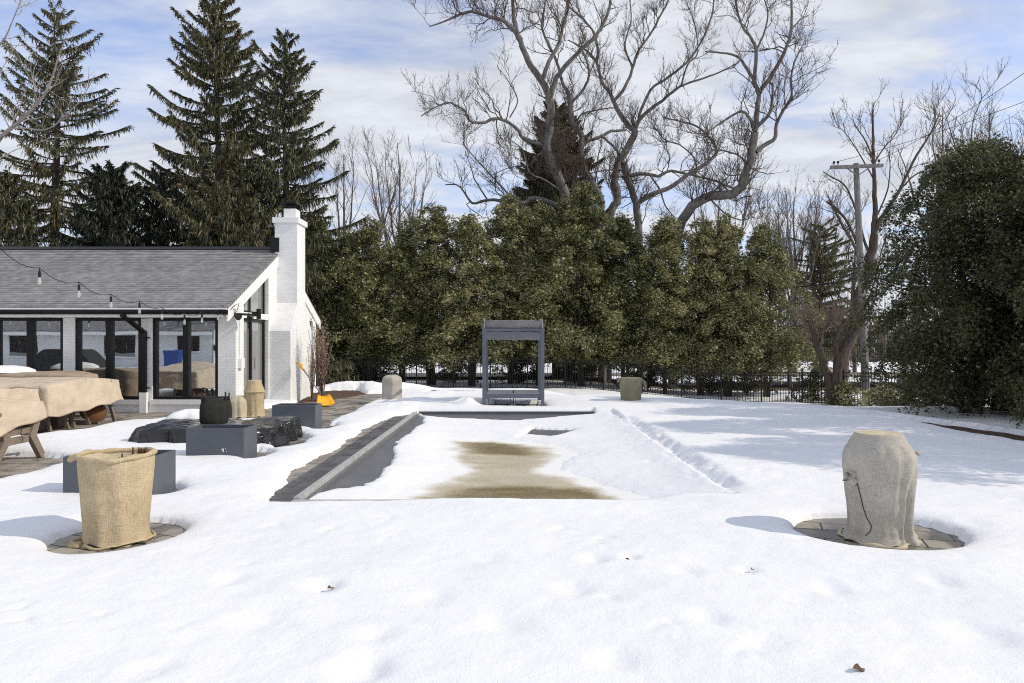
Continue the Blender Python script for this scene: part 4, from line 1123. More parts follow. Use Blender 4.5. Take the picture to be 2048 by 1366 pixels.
# ------------------------------------------------------------------ canopy daybed
r = thing("canopy_daybed", "slate grey metal daybed with a folded canopy roof beyond the pool", "daybed", (.03, 17.4, .0))
def DB(mb, name, mat=m_daybed, parent=r, **k): return mb.build(name, mat, parent, world=True, **k)
YF, YB = 16.55, 18.2; XA, XB = -.72, .785
for x in (XA, XB - .085):
    for y in (YF, YB):
        b = MB(); b.box(x, x + .085, y, y + .085, 0.0, 2.09); DB(b, "post", bevel=.004)
b = MB()
b.box(XA + .086, XB - .086, YF + .01, YF + .075, .27, .355); b.box(XA + .086, XB - .086, YB + .01, YB + .075, .27, .355)
for x in (XA + .01, XB - .075): b.box(x, x + .065, YF + .086, YB - .001, .27, .355)
DB(b, "bed_frame")
for x0, x1 in ((XA + .095, .015), (.045, XB - .095)):
    b = MB(); b.box(x0, x1, YF + .09, YB - .02, .335, .36); DB(b, "bed_panel", m_sling)
    b = MB(); x0 += .05; x1 -= .05
    b.tube([(x0, YF + .3, .33), (x0, YF + .3, .10), (x1, YF + .3, .10), (x1, YF + .3, .33)], .011, 6); DB(b, "support_leg", m_black)
b = MB(); b.tube([(.03, YF + .04, .0), (.03, YF + .04, .27)], .012, 6); b.box(.018, .042, YF + .08, YB, .33, .358); DB(b, "centre_bar", m_black)
b = MB(); b.box(XA + .086, XB - .086, YF + .012, YF + .07, 1.90, 1.965); b.box(XA + .086, XB - .086, YB + .012, YB + .07, 1.93, 1.99)
for x in (XA + .01, XB - .075): b.box(x, x + .06, YF + .086, YB - .001, 1.99, 2.05)
DB(b, "canopy_frame")
def sheet(x0, x1, prof, thick, mat, seed):
    nx = 40; xs_ = np.linspace(x0, x1, nx); pr = np.array(smooth_prof(prof, 6))
    V = []
    for y_, z_ in pr:
        zz = z_ + .018 * fbm(xs_ * 3, np.full(nx, y_ * 4 + z_ * 5), seed, 4); yy_ = y_ + .02 * fbm(xs_ * 4, np.full(nx, z_ * 6), seed + 5, 3)
        V.append(np.stack([xs_, yy_, zz], 1))
    V = np.concatenate(V); Q = grid_faces(nx, len(pr))
    o = np_obj("canopy", V, Q, mat, r, True, tuple(r.location))
    md = o.modifiers.new("thick", 'SOLIDIFY'); md.thickness = thick
    return o
sheet(XA + .04, XB - .04, [(YF - .02, 2.16), (YF + .03, 2.10), (YF + .07, 1.985), (YF + .10, 1.975)], .012, m_canopy, 3)
sheet(XA + .07, .018, [(YF + .09, 1.895), (YF + .5, 1.80), (YF + 1.2, 1.72), (YB + .0, 1.70)], .01, m_sling, 8)
sheet(.042, XB - .07, [(YF + .09, 1.895), (YF + .5, 1.80), (YF + 1.2, 1.72), (YB + .0, 1.70)], .01, m_sling, 18)
b = MB(); b.tube([(XA + .09, YF + .08, 1.89), (XA + .16, YB, 1.70)], .012, 6); b.tube([(XB - .09, YF + .08, 1.89), (XB - .16, YB, 1.70)], .012, 6); b.tube([(.03, YF + .08, 1.89), (.03, YB, 1.68)], .013, 6)
b.tube([(XA + .045, YF - .02, 1.99), (XA + .045, YF - .02, 2.19)], .01, 6); b.tube([(XB - .045, YF - .02, 1.99), (XB - .045, YF - .02, 2.19)], .01, 6)
DB(b, "canopy_rod", m_track)

# ------------------------------------------------------------------ snow shovel leaning on the shrub
r = thing("snow_shovel", "orange snow shovel with a grey shaft leaning beside the white wall", "shovel", (-5.05, 17.6, 0))
a0 = np.array(P3(646, 800, 17.5)); a1 = np.array(P3(601, 729, 18.0))
b = MB(); b.tube([P3(641, 785, 17.6), P3(632, 775, 17.65), P3(604, 735, 18.0)], .016, 8); b.tube([P3(641, 785, 17.6), P3(636, 800, 17.55)], .016, 8); b.build("shaft", m_steel, r, world=True)
b = MB(); b.tube([P3(608, 741, 17.95), P3(602, 732, 18.0), P3(598, 726, 18.02)], [.028, .036, .02], 10)
b.tube([P3(596, 727, 18.02) + np.array([-.05, 0, 0]), P3(600, 729, 18.02) + np.array([.05, 0, 0.02])], .018, 8); b.build("grip", m_orange, r, world=True, smooth=True)
b = MB(); nx = 13
base_c = np.array(P3(630, 795, 17.45)); V = []
for j, (yy, zz, w) in enumerate([(17.60, .235, .30), (17.52, .16, .40), (17.40, .085, .47), (17.26, .045, .50), (17.12, .04, .50)]):
    for i in range(nx):
        q = i / (nx - 1) * 2 - 1
        V.append((-4.86 + .10 * j * .5 + q * w / 2 * .8, yy + .10 * q, zz + .05 * q * q + .004 * math.cos(q * 9)))
o = np_obj("blade", V, grid_faces(nx, 5), m_orange, r, True, tuple(r.location)); md = o.modifiers.new("thick", 'SOLIDIFY'); md.thickness = .012
# ------------------------------------------------------------------ iron fence
def gz(x, y): return float(terrain(np.array(x), np.array(y)))
FP = [(-16, 34.6), (-3, 34.3), (6, 33.2), (16.6, 32.0), (20.5, 27.5), (24, 22.5)]
r = thing("iron_fence", "black iron picket fence running below the evergreen hedge", "fence", (0, 33.5, 0))
fp = np.array(FP); ln = np.concatenate([[0], np.cumsum(np.linalg.norm(np.diff(fp, axis=0), axis=1))])
npan = int(ln[-1] / 1.83); us = np.linspace(0, ln[-1], npan + 1)
PXY = np.stack([np.interp(us, ln, fp[:, 0]), np.interp(us, ln, fp[:, 1])], 1)
FH = 1.55
for i in range(npan + 1):
    x, y = PXY[i]; z = gz(x, y) - .05
    b = MB(); b.box(x - .032, x + .032, y - .032, y + .032, z, z + FH + .12); b.prism([(x - .04, z + FH + .12), (x + .04, z + FH + .12), (x, z + FH + .17)], 'y', y - .04, y + .04)
    b.build("post", m_black, r, world=True, fix=False)
for i in range(npan):
    a = np.array([*PXY[i], gz(*PXY[i])]); c = np.array([*PXY[i + 1], gz(*PXY[i + 1])]); d = (c - a)
    b = MB()
    for z in (.12, FH - .18, FH - .02): b.beam(tuple(a + d * .02 + (0, 0, z)), tuple(c - d * .02 + (0, 0, z)), .03, .035)
    for k in range(1, 15):
        p = a + d * k / 15.0
        b.box(p[0] - .011, p[0] + .011, p[1] - .011, p[1] + .011, p[2] + .05, p[2] + FH)
    b.build("picket_panel", m_black, r, world=True, fix=False)

# ------------------------------------------------------------------ evergreens
def rhombi(P, D, W, l, w):
    mid = P + D * (l * .45)[:, None]
    V = np.stack([P, mid + W * w[:, None], P + D * l[:, None], mid - W * w[:, None]], 1).reshape(-1, 3)
    return V, np.arange(len(V)).reshape(-1, 4)
def unit(a): return a / (np.linalg.norm(a, axis=-1, keepdims=True) + 1e-9)

def arbor_mesh(name, seed, H, R, z0, nclump, per, l, mat, droop=.5, top=1.7, size=.34, base_w=.10, lobe=.8, hollow=.22, ragged=.10, inner_=.40):
    """boughs end in drooping plumes; between them hollows open on the shaded inner foliage"""
    rs_ = np.random.RandomState(seed)
    nin = int(nclump * inner_); nn = nclump + nin
    t = rs_.uniform(0, 1, nn) ** .92; th = rs_.uniform(0, 2 * PI, nn)
    inner = np.arange(nn) >= nclump
    prof = np.minimum(1, (t / base_w + .35)) ** .5 * (np.clip(1 - t ** top, 0, 1) ** .75 + .04)
    lobes = fbm(np.cos(th) * 1.5 + seed, np.sin(th) * 1.5 + t * 4.5, seed, 3)
    fine = fbm(np.cos(th) * 3.2 + 7 + seed, np.sin(th) * 3.2 + t * 11, seed + 3, 2)
    rr = R * prof * (1 + lobe * lobes) * np.where(inner, rs_.uniform(.1, .68, nn), rs_.uniform(.80, 1.12, nn) + .5 * fine)
    zz = z0 + t * (H - z0) * (1 + ragged * fbm(np.cos(th) * 2 + 3, np.sin(th) * 2 + seed, seed + 8, 2))
    C = np.stack([rr * np.cos(th), rr * np.sin(th), zz], 1)
    keep = (fine > -hollow) | inner
    C = C[keep]; inner = inner[keep]; t = t[keep]
    out = unit(C * [1, 1, 0] + rs_.normal(0, .15, C.shape) * [1, 1, 0]); n = len(C)
    big = rs_.uniform(.6, 1.45, n) * (1 - .35 * t) * np.where(inner, 1.15, 1)
    cnt = np.maximum(6, (per * big ** 1.7 * np.where(inner, .6, 1)).astype(int))
    idx = np.repeat(np.arange(n), cnt); m_ = len(idx)
    u = rs_.uniform(-.6, 1, m_)                                   # along the bough: inside .. tip
    side = np.stack([-out[:, 1], out[:, 0], np.zeros(n)], 1)
    S = (size * big)[idx][:, None]
    w_ = (1.05 - .55 * np.abs(u))[:, None]
    P = C[idx] + out[idx] * (u[:, None] * S * 1.1) + side[idx] * rs_.normal(0, .48, (m_, 1)) * S * w_ + np.array([0, 0, 1.0]) * S * (rs_.normal(0, .42, (m_, 1)) * w_ + .25 - droop * 1.1 * np.clip(u, 0, 1)[:, None] ** 1.6)
    D = unit(out[idx] * rs_.uniform(.1, .9, (m_, 1)) + side[idx] * rs_.normal(0, .5, (m_, 1)) + np.array([0, 0, 1.0]) * (rs_.uniform(-.2, .7, (m_, 1)) - droop * 1.5 * np.clip(u, 0, 1)[:, None]))
    W = unit(np.cross(D, rs_.normal(0, 1, (m_, 3))))
    ll = l * rs_.uniform(.6, 1.4, m_)
    Vs, Fs = [], []; k0 = 0
    for a in (-.55, 0, .55):
        Da = unit(D * math.cos(a) + W * math.sin(a)); Wa = unit(W * math.cos(a) - D * math.sin(a))
        V, Q = rhombi(P, Da, Wa, ll * (1 if a == 0 else .8), ll * .115)
        Vs.append(V); Fs.append(Q + k0); k0 += len(V)
    return np.concatenate(Vs), np.concatenate(Fs), C

def arbor_tree(name, label, cat, group, loc, seed, H, R, z0, nclump, per, l, mat, stems=3, **k):
    r = thing(name, label, cat, loc, 0, group)
    V, Q, C = arbor_mesh(name, seed, H, R, z0, nclump, per, l, mat, **k)
    np_obj("crown", V, Q, mat, r)
    rs_ = np.random.RandomState(seed + 1); b = MB()
    for s in range(stems):
        a = rs_.uniform(0, 6.28); lean = rs_.uniform(.05, .3)
        pts = [(.12 * s * math.cos(a), .12 * s * math.sin(a), -.2)]
        for q in np.linspace(.12, .96, 7): pts.append((math.cos(a) * (.12 * s + lean * R * q) + rs_.normal(0, .05), math.sin(a) * (.12 * s + lean * R * q) + rs_.normal(0, .05), q * H))
        b.tube(pts, np.linspace(.11 if s == 0 else .08, .015, len(pts)) * (H / 8.75) ** .5, 7)
    sel = rs_.permutation(len(C))[:160]
    A = np.stack([C[sel, 0] * .08, C[sel, 1] * .08, C[sel, 2] - .35 * np.linalg.norm(C[sel, :2], axis=1)], 1)
    V2, Q2 = segs_arr(A, C[sel], np.full(len(sel), .025), np.full(len(sel), .008), 4)
    Vt = np.concatenate([np.concatenate(b.v), V2]); Fl = [np.array(f, np.int32) for f in b.f.values()] + [Q2 + b.n]
    np_obj("trunk", Vt, Fl, m_bark, r, True)
    return r

hedge_px = [(628, 452, 1.35), (690, 474, 1.15), (742, 448, 1.35), (806, 470, 1.2), (868, 424, 1.55), (940, 446, 1.45), (1020, 405, 1.6), (1082, 420, 1.35), (1165, 385, 1.7), (1248, 440, 1.5), (1330, 448, 1.5), (1405, 452, 1.4), (1452, 440, 1.3), (1530, 465, 1.35)]
hl = ["arborvitae nearest the white chimney in the hedge", "low arborvitae second from the chimney in the hedge", "narrow arborvitae behind the orange shovel's shrub, third from the chimney",
      "arborvitae above the pale wrapped pot at the walk's end", "tall rounded arborvitae to the right of the pale wrapped pot", "arborvitae just left of the canopy daybed",
      "tall arborvitae directly behind the canopy daybed", "arborvitae behind the daybed's far post, under the dark spruce", "tallest arborvitae of the hedge, below the bare maple's forked trunk",
      "arborvitae above the khaki draped pot", "broad arborvitae right of the khaki draped pot", "arborvitae below the low bare limb of the maple", "slim arborvitae next to last at the hedge's open end", "airy yellowish arborvitae standing last at the hedge's open end"]
protos = []
for i, ((px, py, R), lab) in enumerate(zip(hedge_px, hl)):
    Yh = 36.4 + .5 * math.sin(i * 2.3); x = (px - 1024) * Yh / F; z = gz(x, Yh)
    H = CAMZ + (683 - py) * Yh / F - z
    if i < 5:
        p = arbor_tree("arborvitae", lab, "evergreen tree", "arborvitae hedge behind the fence", (x, Yh, z), 30 + i, 8.6, 1.5, 1.25, 260, 165, .125, m_arbor, stems=2 + i % 3, size=.44, lobe=1.05, top=2.9 - .3 * (i % 3), ragged=.16, hollow=.19)
        protos.append(p); t_ = p
    else:
        t_ = copy_tree(protos[(i * 3 + 1) % 5]); t_.location = (x, Yh, z); t_.rotation_euler = (0, 0, i * 1.7); t_["label"] = lab
    t_.scale = (R / 1.5 * 1.28, R / 1.5 * 1.15, H / 8.75)
# dark understorey shrubs at the hedge's foot
dark = None
ul = ["dark evergreen shrub behind the fence near the parked car", "dark evergreen shrub behind the fence left of the pale wrapped pot", "dark evergreen shrub behind the fence beyond the grass patch", "dark evergreen shrub behind the daybed's legs", "dark evergreen shrub behind the fence right of the daybed", "dark evergreen shrub behind the khaki draped pot", "dark evergreen shrub at the fence below the slim arborvitae", "dark evergreen shrub at the fence below the airy last arborvitae"]
for i, (px, s) in enumerate([(668, 1.0), (745, .9), (905, .75), (1040, .8), (1150, .9), (1300, 1.0), (1420, .95), (1500, .8)]):
    x = (px - 1024) * 38.2 / F
    if dark is None:
        dark = arbor_tree("evergreen_shrub", ul[i], "shrub", "dark shrubs at the hedge's foot", (x, 38.2, gz(x, 38.2)), 71, 2.1, 1.25, .15, 90, 40, .16, m_cedar, stems=3, top=1.6, size=.30); t_ = dark
    else:
        t_ = copy_tree(dark); t_.location = (x, 38.2 + .4 * (i % 3), gz(x, 38.2)); t_.rotation_euler = (0, 0, i * 2.1); t_["label"] = ul[i]
    t_.scale = (s, s, s)

# big dark cedars on the right, and those beyond the picture's edge that shade the lawn
cl = ["tall dark cedar nearest the utility pole, leaning over the lawn's edge", "dark cedar in the middle of the clump right of the utility pole", "dark cedar at the right edge of the clump, trunk showing near the ground", "dark cedar beyond the clump's right end, mostly out of view", "dark cedar shading the lawn from the right, out of view", "dark cedar shading the lawn nearest the grey wrapped pot, out of view"]
cd = [(11.8, 17.7, 6.95, 1.7), (13.2, 18.4, 6.9, 1.7), (14.2, 16.7, 7.0, 1.65), (12.9, 14.2, 7.0, 1.6), (11.6, 11.6, 6.6, 1.5), (11.0, 8.5, 6.2, 1.45)]
cp = []
for i, ((x, y, H, R), lab) in enumerate(zip(cd, cl)):
    z = gz(x, y)
    if i < 3:
        t_ = arbor_tree("dark_cedar", lab, "evergreen tree", "dark cedars on the right", (x, y, z), 50 + i, 7.2, 1.7, .60, 270, 300, .085, m_cedar, stems=3, top=4.0, size=.50, droop=1.0, lobe=1.15, hollow=.16, inner_=.3); cp.append(t_)
    else:
        t_ = copy_tree(cp[i % 3]); t_.location = (x, y, z); t_.rotation_euler = (0, 0, i * 1.9); t_["label"] = lab
    t_.scale = (R / 1.7, R / 1.7, H / 7.2)
# small evergreens and bushes in the right-hand bed
sl = [("yellowish evergreen bush at the fence just left of the utility pole", 1692, 31.2, 1.1, .8, 0), ("yellowish evergreen bush at the foot of the utility pole", 1765, 29.0, 1.05, .8, 0), ("small drooping evergreen under the tall cedar's left side", 1812, 22.5, 1.1, .75, 1), ("small drooping evergreen in the middle of the snowy bed", 1868, 21.5, 1.15, .8, 1),
      ("small drooping evergreen right of the bed's middle", 1935, 20.2, 1.25, .85, 1), ("small drooping evergreen at the right end of the bed", 2020, 18.6, 1.2, .8, 1), ("dark evergreen shrub in the snow behind the multi stemmed tree", 1630, 33.4, 1.5, .9, 1)]
sp = {}
for lab, px, Yh, H, R, kind in sl:
    x = (px - 1024) * Yh / F; z = gz(x, Yh)
    if kind not in sp:
        sp[kind] = t_ = arbor_tree("evergreen_bush", lab, "shrub", "small evergreens in the bed on the right", (x, Yh, z), 90 + kind, 1.2, .7, .06, 60, 44, .095, m_arbor if kind == 0 else m_cedar, stems=3, top=1.8, size=.20)
    else:
        t_ = copy_tree(sp[kind]); t_.location = (x, Yh, z); t_.rotation_euler = (0, 0, px); t_["label"] = lab
    t_.scale = (R / .7, R / .7, H / 1.2)

def spruce_tree(label, loc, seed, H, Rb, z0, mat, dens=1.0, droop=1.0, step=.48, shape=.85, name="spruce_tree", group="spruces", twig=1.0, irregular=.38):
    r = thing(name, label, "evergreen tree", loc, 0, group)
    rs_ = np.random.RandomState(seed)
    brs = []; h = z0
    while h < H - .25:
        t = (h - z0) / (H - z0)
        nb = rs_.randint(4, 8) if t < .85 else 4
        a0 = rs_.uniform(0, 6.28)
        for k in range(nb):
            a = a0 + 2 * PI * k / nb + rs_.normal(0, .25)
            Lb = Rb * (1 - t) ** shape * rs_.uniform(1 - irregular * 1.6, 1 + irregular * .55) + .22
            if rs_.uniform() < .08: Lb *= 1.2
            brs.append((h + rs_.uniform(-.26, .26), a, Lb, t))
        h += step * (1 - .45 * t) * rs_.uniform(.8, 1.2)
    S = np.linspace(0, 1, 8)
    Ps, Ds, Ws, ls, ws, segA, segB, ra, rb_ = [], [], [], [], [], [], [], [], []
    for h, a, Lb, t in brs:
        o = np.array([math.cos(a), math.sin(a), 0]); s_ = np.array([-math.sin(a), math.cos(a), 0])
        up0 = -.55 * droop * (1 - t) ** .8 + .55 * t ** 1.5
        curl = .42 * droop * (1 - .5 * t) * rs_.uniform(.5, 1.4); up0 *= rs_.uniform(.6, 1.35)
        bend = rs_.normal(0, .12)
        def pt(s): return np.outer(s * Lb, o) + np.outer(bend * Lb * s * s, s_) + np.outer(h + Lb * (up0 * s + curl * s ** 2.3), [0, 0, 1])
        c = pt(S)
        segA.append(c[:-1]); segB.append(c[1:]); w0 = .012 + .013 * Lb
        ra.append(np.linspace(w0, .012, 8)[:-1]); rb_.append(np.linspace(w0, .012, 8)[1:])
        n1 = int((Lb * 62 + 16) * dens)
        s = rs_.uniform(.10, 1, n1) ** .75
        wd = (.14 + .46 * Lb * .30 * np.sin(np.clip(s, 0, 1) * PI * .8 + .45))
        lat = rs_.normal(0, .45, n1) * wd
        P = pt(s) + lat[:, None] * s_ + np.outer(-.15 * np.abs(lat), [0, 0, 1])
        # hanging branchlets
        hang = twig * (rs_.uniform(.12, .50, n1) + .35 * (rs_.uniform(0, 1, n1) < .16)) * (.5 + .9 * (1 - t)) * (1.1 - .5 * s)
        D = unit(np.array([0, 0, -1.0]) * rs_.uniform(.5, 1.3, (n1, 1)) + o * rs_.uniform(.0, .5, (n1, 1)) + s_ * rs_.normal(0, .25, (n1, 1)))
        W = unit(o * rs_.normal(0, 1, (n1, 1)) + s_ * rs_.normal(0, 1, (n1, 1)))
        Ps.append(P); Ds.append(D); Ws.append(W); ls.append(hang + .06); ws.append(rs_.uniform(.014, .036, n1))
        # shoots along the branch, pointing out
        n2 = int(n1 * 1.25)
        s = rs_.uniform(.06, 1, n2) ** .7
        sg = np.sign(rs_.normal(0, 1, n2))
        P = pt(s)
        D = unit(o * rs_.uniform(.4, 1.0, (n2, 1)) + s_ * (sg * rs_.uniform(.1, 1.0, n2) * (1.05 - .5 * s))[:, None] + np.array([0, 0, 1.0]) * rs_.uniform(-.35, .30, (n2, 1)))
        W = unit(np.cross(D, rs_.normal(0, 1, (n2, 3))))
        Ps.append(P); Ds.append(D); Ws.append(W); ls.append(rs_.uniform(.14, .36, n2) * (.7 + .09 * Lb)); ws.append(rs_.uniform(.018, .042, n2))
    V, Q = rhombi(np.concatenate(Ps), np.concatenate(Ds), np.concatenate(Ws), np.concatenate(ls), np.concatenate(ws))
    np_obj("crown", V, Q, mat, r)
    tz = np.linspace(-.3, H, 14); tp = np.stack([.05 * np.sin(tz * .7 + seed), .05 * np.cos(tz * .6 + seed), tz], 1)
    V1, Q1 = tube_arr(tp, np.linspace(.018 * H, .015, 14), 9)
    V2, Q2 = segs_arr(np.concatenate(segA), np.concatenate(segB), np.concatenate(ra), np.concatenate(rb_), 4)
    np_obj("trunk", np.concatenate([V1, V2]), [Q1, Q2 + len(V1)], m_bark, r, True)
    return r

def at(px, py, Y):
    x = (px - 1024) * Y / F; z = gz(x, Y)
    return (x, Y, z), CAMZ + (683 - py) * Y / F - z
gsp = "tall spruces behind the pool house"
for lab, px, py, Y, seed, Rb, mat, kw in [
    ("broad ragged spruce at the left, seen behind pale bare branches", 112, 12, 34.5, 11, 6.3, m_spruce, dict(dens=.62, shape=.80, irregular=.46, step=.60)),
    ("tallest spruce, its tip cut by the picture's top edge", 435, -22, 36, 12, 5.6, m_spruce, dict(dens=1.1, shape=.72)),
    ("slim spruce with upturned tips right behind the white chimney", 570, 55, 35, 13, 4.9, m_spruce, dict(dens=.85, shape=.82, step=.52)),
    ("small very dark spruce between the two big left spruces", 222, 338, 31, 14, 2.6, m_spruced, dict(dens=1.9, shape=.55, step=.34)),
    ("low spreading spruce in the gap left of the tallest spruce", 322, 345, 33, 15, 4.0, m_spruced, dict(dens=1.3, shape=.7)),
    ("low spruce at the picture's left edge above the roof", 20, 360, 32, 16, 4.2, m_spruce, dict(dens=1.2, shape=.7)),
    ("low full spruce with golden green boughs below the tallest spruce", 445, 360, 32, 17, 4.4, m_spruce, dict(dens=1.3, shape=.62)),
]:
    loc, H = at(px, py, Y)
    spruce_tree(lab, loc, seed, H, Rb, 1.2, mat, group=gsp, **kw)
loc, H = at(1112, 205, 45); spruce_tree("conical dark spruce rising behind the hedge between the bare maple trunks", loc, 21, H, 5.0, 3.0, m_spruce, dens=2.8, shape=.72, irregular=.2, step=.34, group="conifers beyond the hedge")
loc, H = at(1640, 450, 56); spruce_tree("thin distant pine with level boughs left of the utility pole", loc, 22, H, 3.6, 2.0, m_spruce, dens=.9, droop=-.1, step=.42, shape=.45, twig=.7, group="conifers beyond the hedge", irregular=.62, name="pine_tree")

# ------------------------------------------------------------------ bare trees
def cat_rom(P, n):
    P = np.asarray(P, float); k = len(P)
    if k < 3: return np.stack([np.interp(np.linspace(0, k - 1, n), range(k), P[:, i]) for i in range(3)], 1)
    Q = np.concatenate([[2 * P[0] - P[1]], P, [2 * P[-1] - P[-2]]])
    t = np.linspace(0, k - 1, n); i = np.minimum(t.astype(int), k - 2); f = (t - i)[:, None]
    a, b_, c, d_ = Q[i], Q[i + 1], Q[i + 2], Q[i + 3]
    return .5 * (2 * b_ + (c - a) * f + (2 * a - 5 * b_ + 4 * c - d_) * f ** 2 + (3 * b_ - a - 3 * c + d_) * f ** 3)

def shoots(rs_, PT, RD, spacing, Lr, ang, up, rk, k=5, wander=.25, s0=.12, tipbias=0.0, rmin=.004, rmax=9., zig=0.0):
    """side shoots from many stems at once. PT (n,m,3), RD (n,m)"""
    n, m, _ = PT.shape
    seg = np.linalg.norm(np.diff(PT, axis=1), axis=2); tot = seg.sum(1)
    N_ = int(tot.sum() * (1 - s0) / spacing)
    if N_ < 1: return np.zeros((0, k + 1, 3)), np.zeros((0, k + 1))
    pi_ = rs_.choice(n, N_, p=tot / tot.sum()); s = s0 + (1 - s0) * rs_.uniform(0, 1, N_) ** (1 / (1 + tipbias))
    fi = s * (m - 1); i = np.minimum(fi.astype(int), m - 2); f = (fi - i)[:, None]
    P = PT[pi_, i] * (1 - f) + PT[pi_, i + 1] * f; T_ = unit(PT[pi_, i + 1] - PT[pi_, i])
    R0 = RD[pi_, i] * (1 - f[:, 0]) + RD[pi_, i + 1] * f[:, 0]
    side = unit(np.cross(T_, rs_.normal(0, 1, (N_, 3))))
    a = rs_.normal(ang, .22, N_)[:, None]
    D = unit(T_ * np.cos(a) + side * np.sin(a) + np.array([0, 0, up]))
    Ln = rs_.uniform(Lr[0], Lr[1], N_) * (1.15 - .55 * s)
    r0 = np.clip(R0 * rk, rmin, rmax)
    pts = [P]; d = D
    for q in range(k):
        d = unit(d + rs_.normal(0, wander, (N_, 3)) + np.array([0, 0, up * .35]))
        pts.append(pts[-1] + d * (Ln / k)[:, None])
    pts = np.stack(pts, 1)
    rr = r0[:, None] * np.linspace(1, .45, k + 1)[None, :]
    return pts, np.maximum(rr, rmin * .7)

def emit(PT, RD, sides):
    A = PT[:, :-1].reshape(-1, 3); B = PT[:, 1:].reshape(-1, 3)
    return segs_arr(A, B, RD[:, :-1].ravel(), RD[:, 1:].ravel(), sides)

def bare_tree(name, label, group, loc, limbs, seed, mat, spec, twmat=None, buds=0.0, thin_=1.0):
    """limbs: list of (pts(n,3) world, r0, r1). spec: list of dicts for successive shoot levels"""
    r = thing(name, label, "bare tree", loc, 0, group)
    rs_ = np.random.RandomState(seed); m = 26
    LP, LR = [], []; Vs, Fs, k0 = [], [], 0
    for P, r0, r1 in limbs:
        C = cat_rom(P, m); rad = thin_ * np.linspace(r0, r1, m)
        C = C + .25 * rad[:, None] * rs_.normal(0, .5, (m, 3))
        V, Q = tube_arr(C, rad, 8); Vs.append(V); Fs.append(Q + k0); k0 += len(V)
        LP.append(C); LR.append(rad)
    np_obj("trunk", np.concatenate(Vs), np.concatenate(Fs), mat, r, True, loc)
    PT, RD = np.stack(LP), np.stack(LR)
    thick = []; thin = []
    for i, s in enumerate(spec):
        PT, RD = shoots(rs_, PT, RD, **s)
        if i == 0: thick.append((PT, RD))
        else: thin.append((PT, RD))
    Vs, Fs, k0 = [], [], 0
    for nm, lst, sd in (("branches", thick, 4), ("twigs", thin, 3)):
        for p, q in lst:
            V, Q = emit(p, q, sd); Vs.append(V); Fs.append(Q + k0); k0 += len(V)
        if nm == "twigs" and buds:
            tips = PT[:, -1]; sel = rs_.uniform(0, 1, len(tips)) < .6; tp = tips[sel]; n = len(tp)
            D = unit(rs_.normal(0, 1, (n, 3)) + [0, 0, .8]); V, Q = segs_arr(tp - D * buds * .3, tp + D * buds, np.full(n, buds * .45), np.full(n, buds * .2), 3); Vs.append(V); Fs.append(Q + k0); k0 += len(V)
    np_obj("crown", np.concatenate(Vs), np.concatenate(Fs), twmat or mat, r, False, loc)
    return r

def traced(lines, Y0, seed, ground=True, dslope=.38):
    """limbs read off as outlines, each bending its own way in depth from where it forks"""
    rs_ = np.random.RandomState(seed); out = []
    for pts, r0, r1 in lines:
        pts = np.array(pts, float)
        # depth at the fork: that of the nearest point of an earlier limb
        y = Y0
        if out:
            best = 1e9
            for P, a, b_, px in out:
                dd = np.linalg.norm(px - pts[0], axis=1); i = dd.argmin()
                if dd[i] < best: best = dd[i]; y = P[i, 1]
        seg = np.concatenate([[0], np.cumsum(np.linalg.norm(np.diff(pts, axis=0), axis=1))]) * Y0 / F
        sl_ = rs_.uniform(-dslope, dslope); ys_ = y + sl_ * seg + .12 * np.sin(seg * 1.1 + rs_.uniform(0, 6)) * np.minimum(1, seg)
        P = np.stack([P3(px, py, yy) for (px, py), yy in zip(pts, ys_)])
        out.append((P, r0 * Y0 / F, r1 * Y0 / F, pts))
    return [(P, a, b_) for P, a, b_, _ in out]

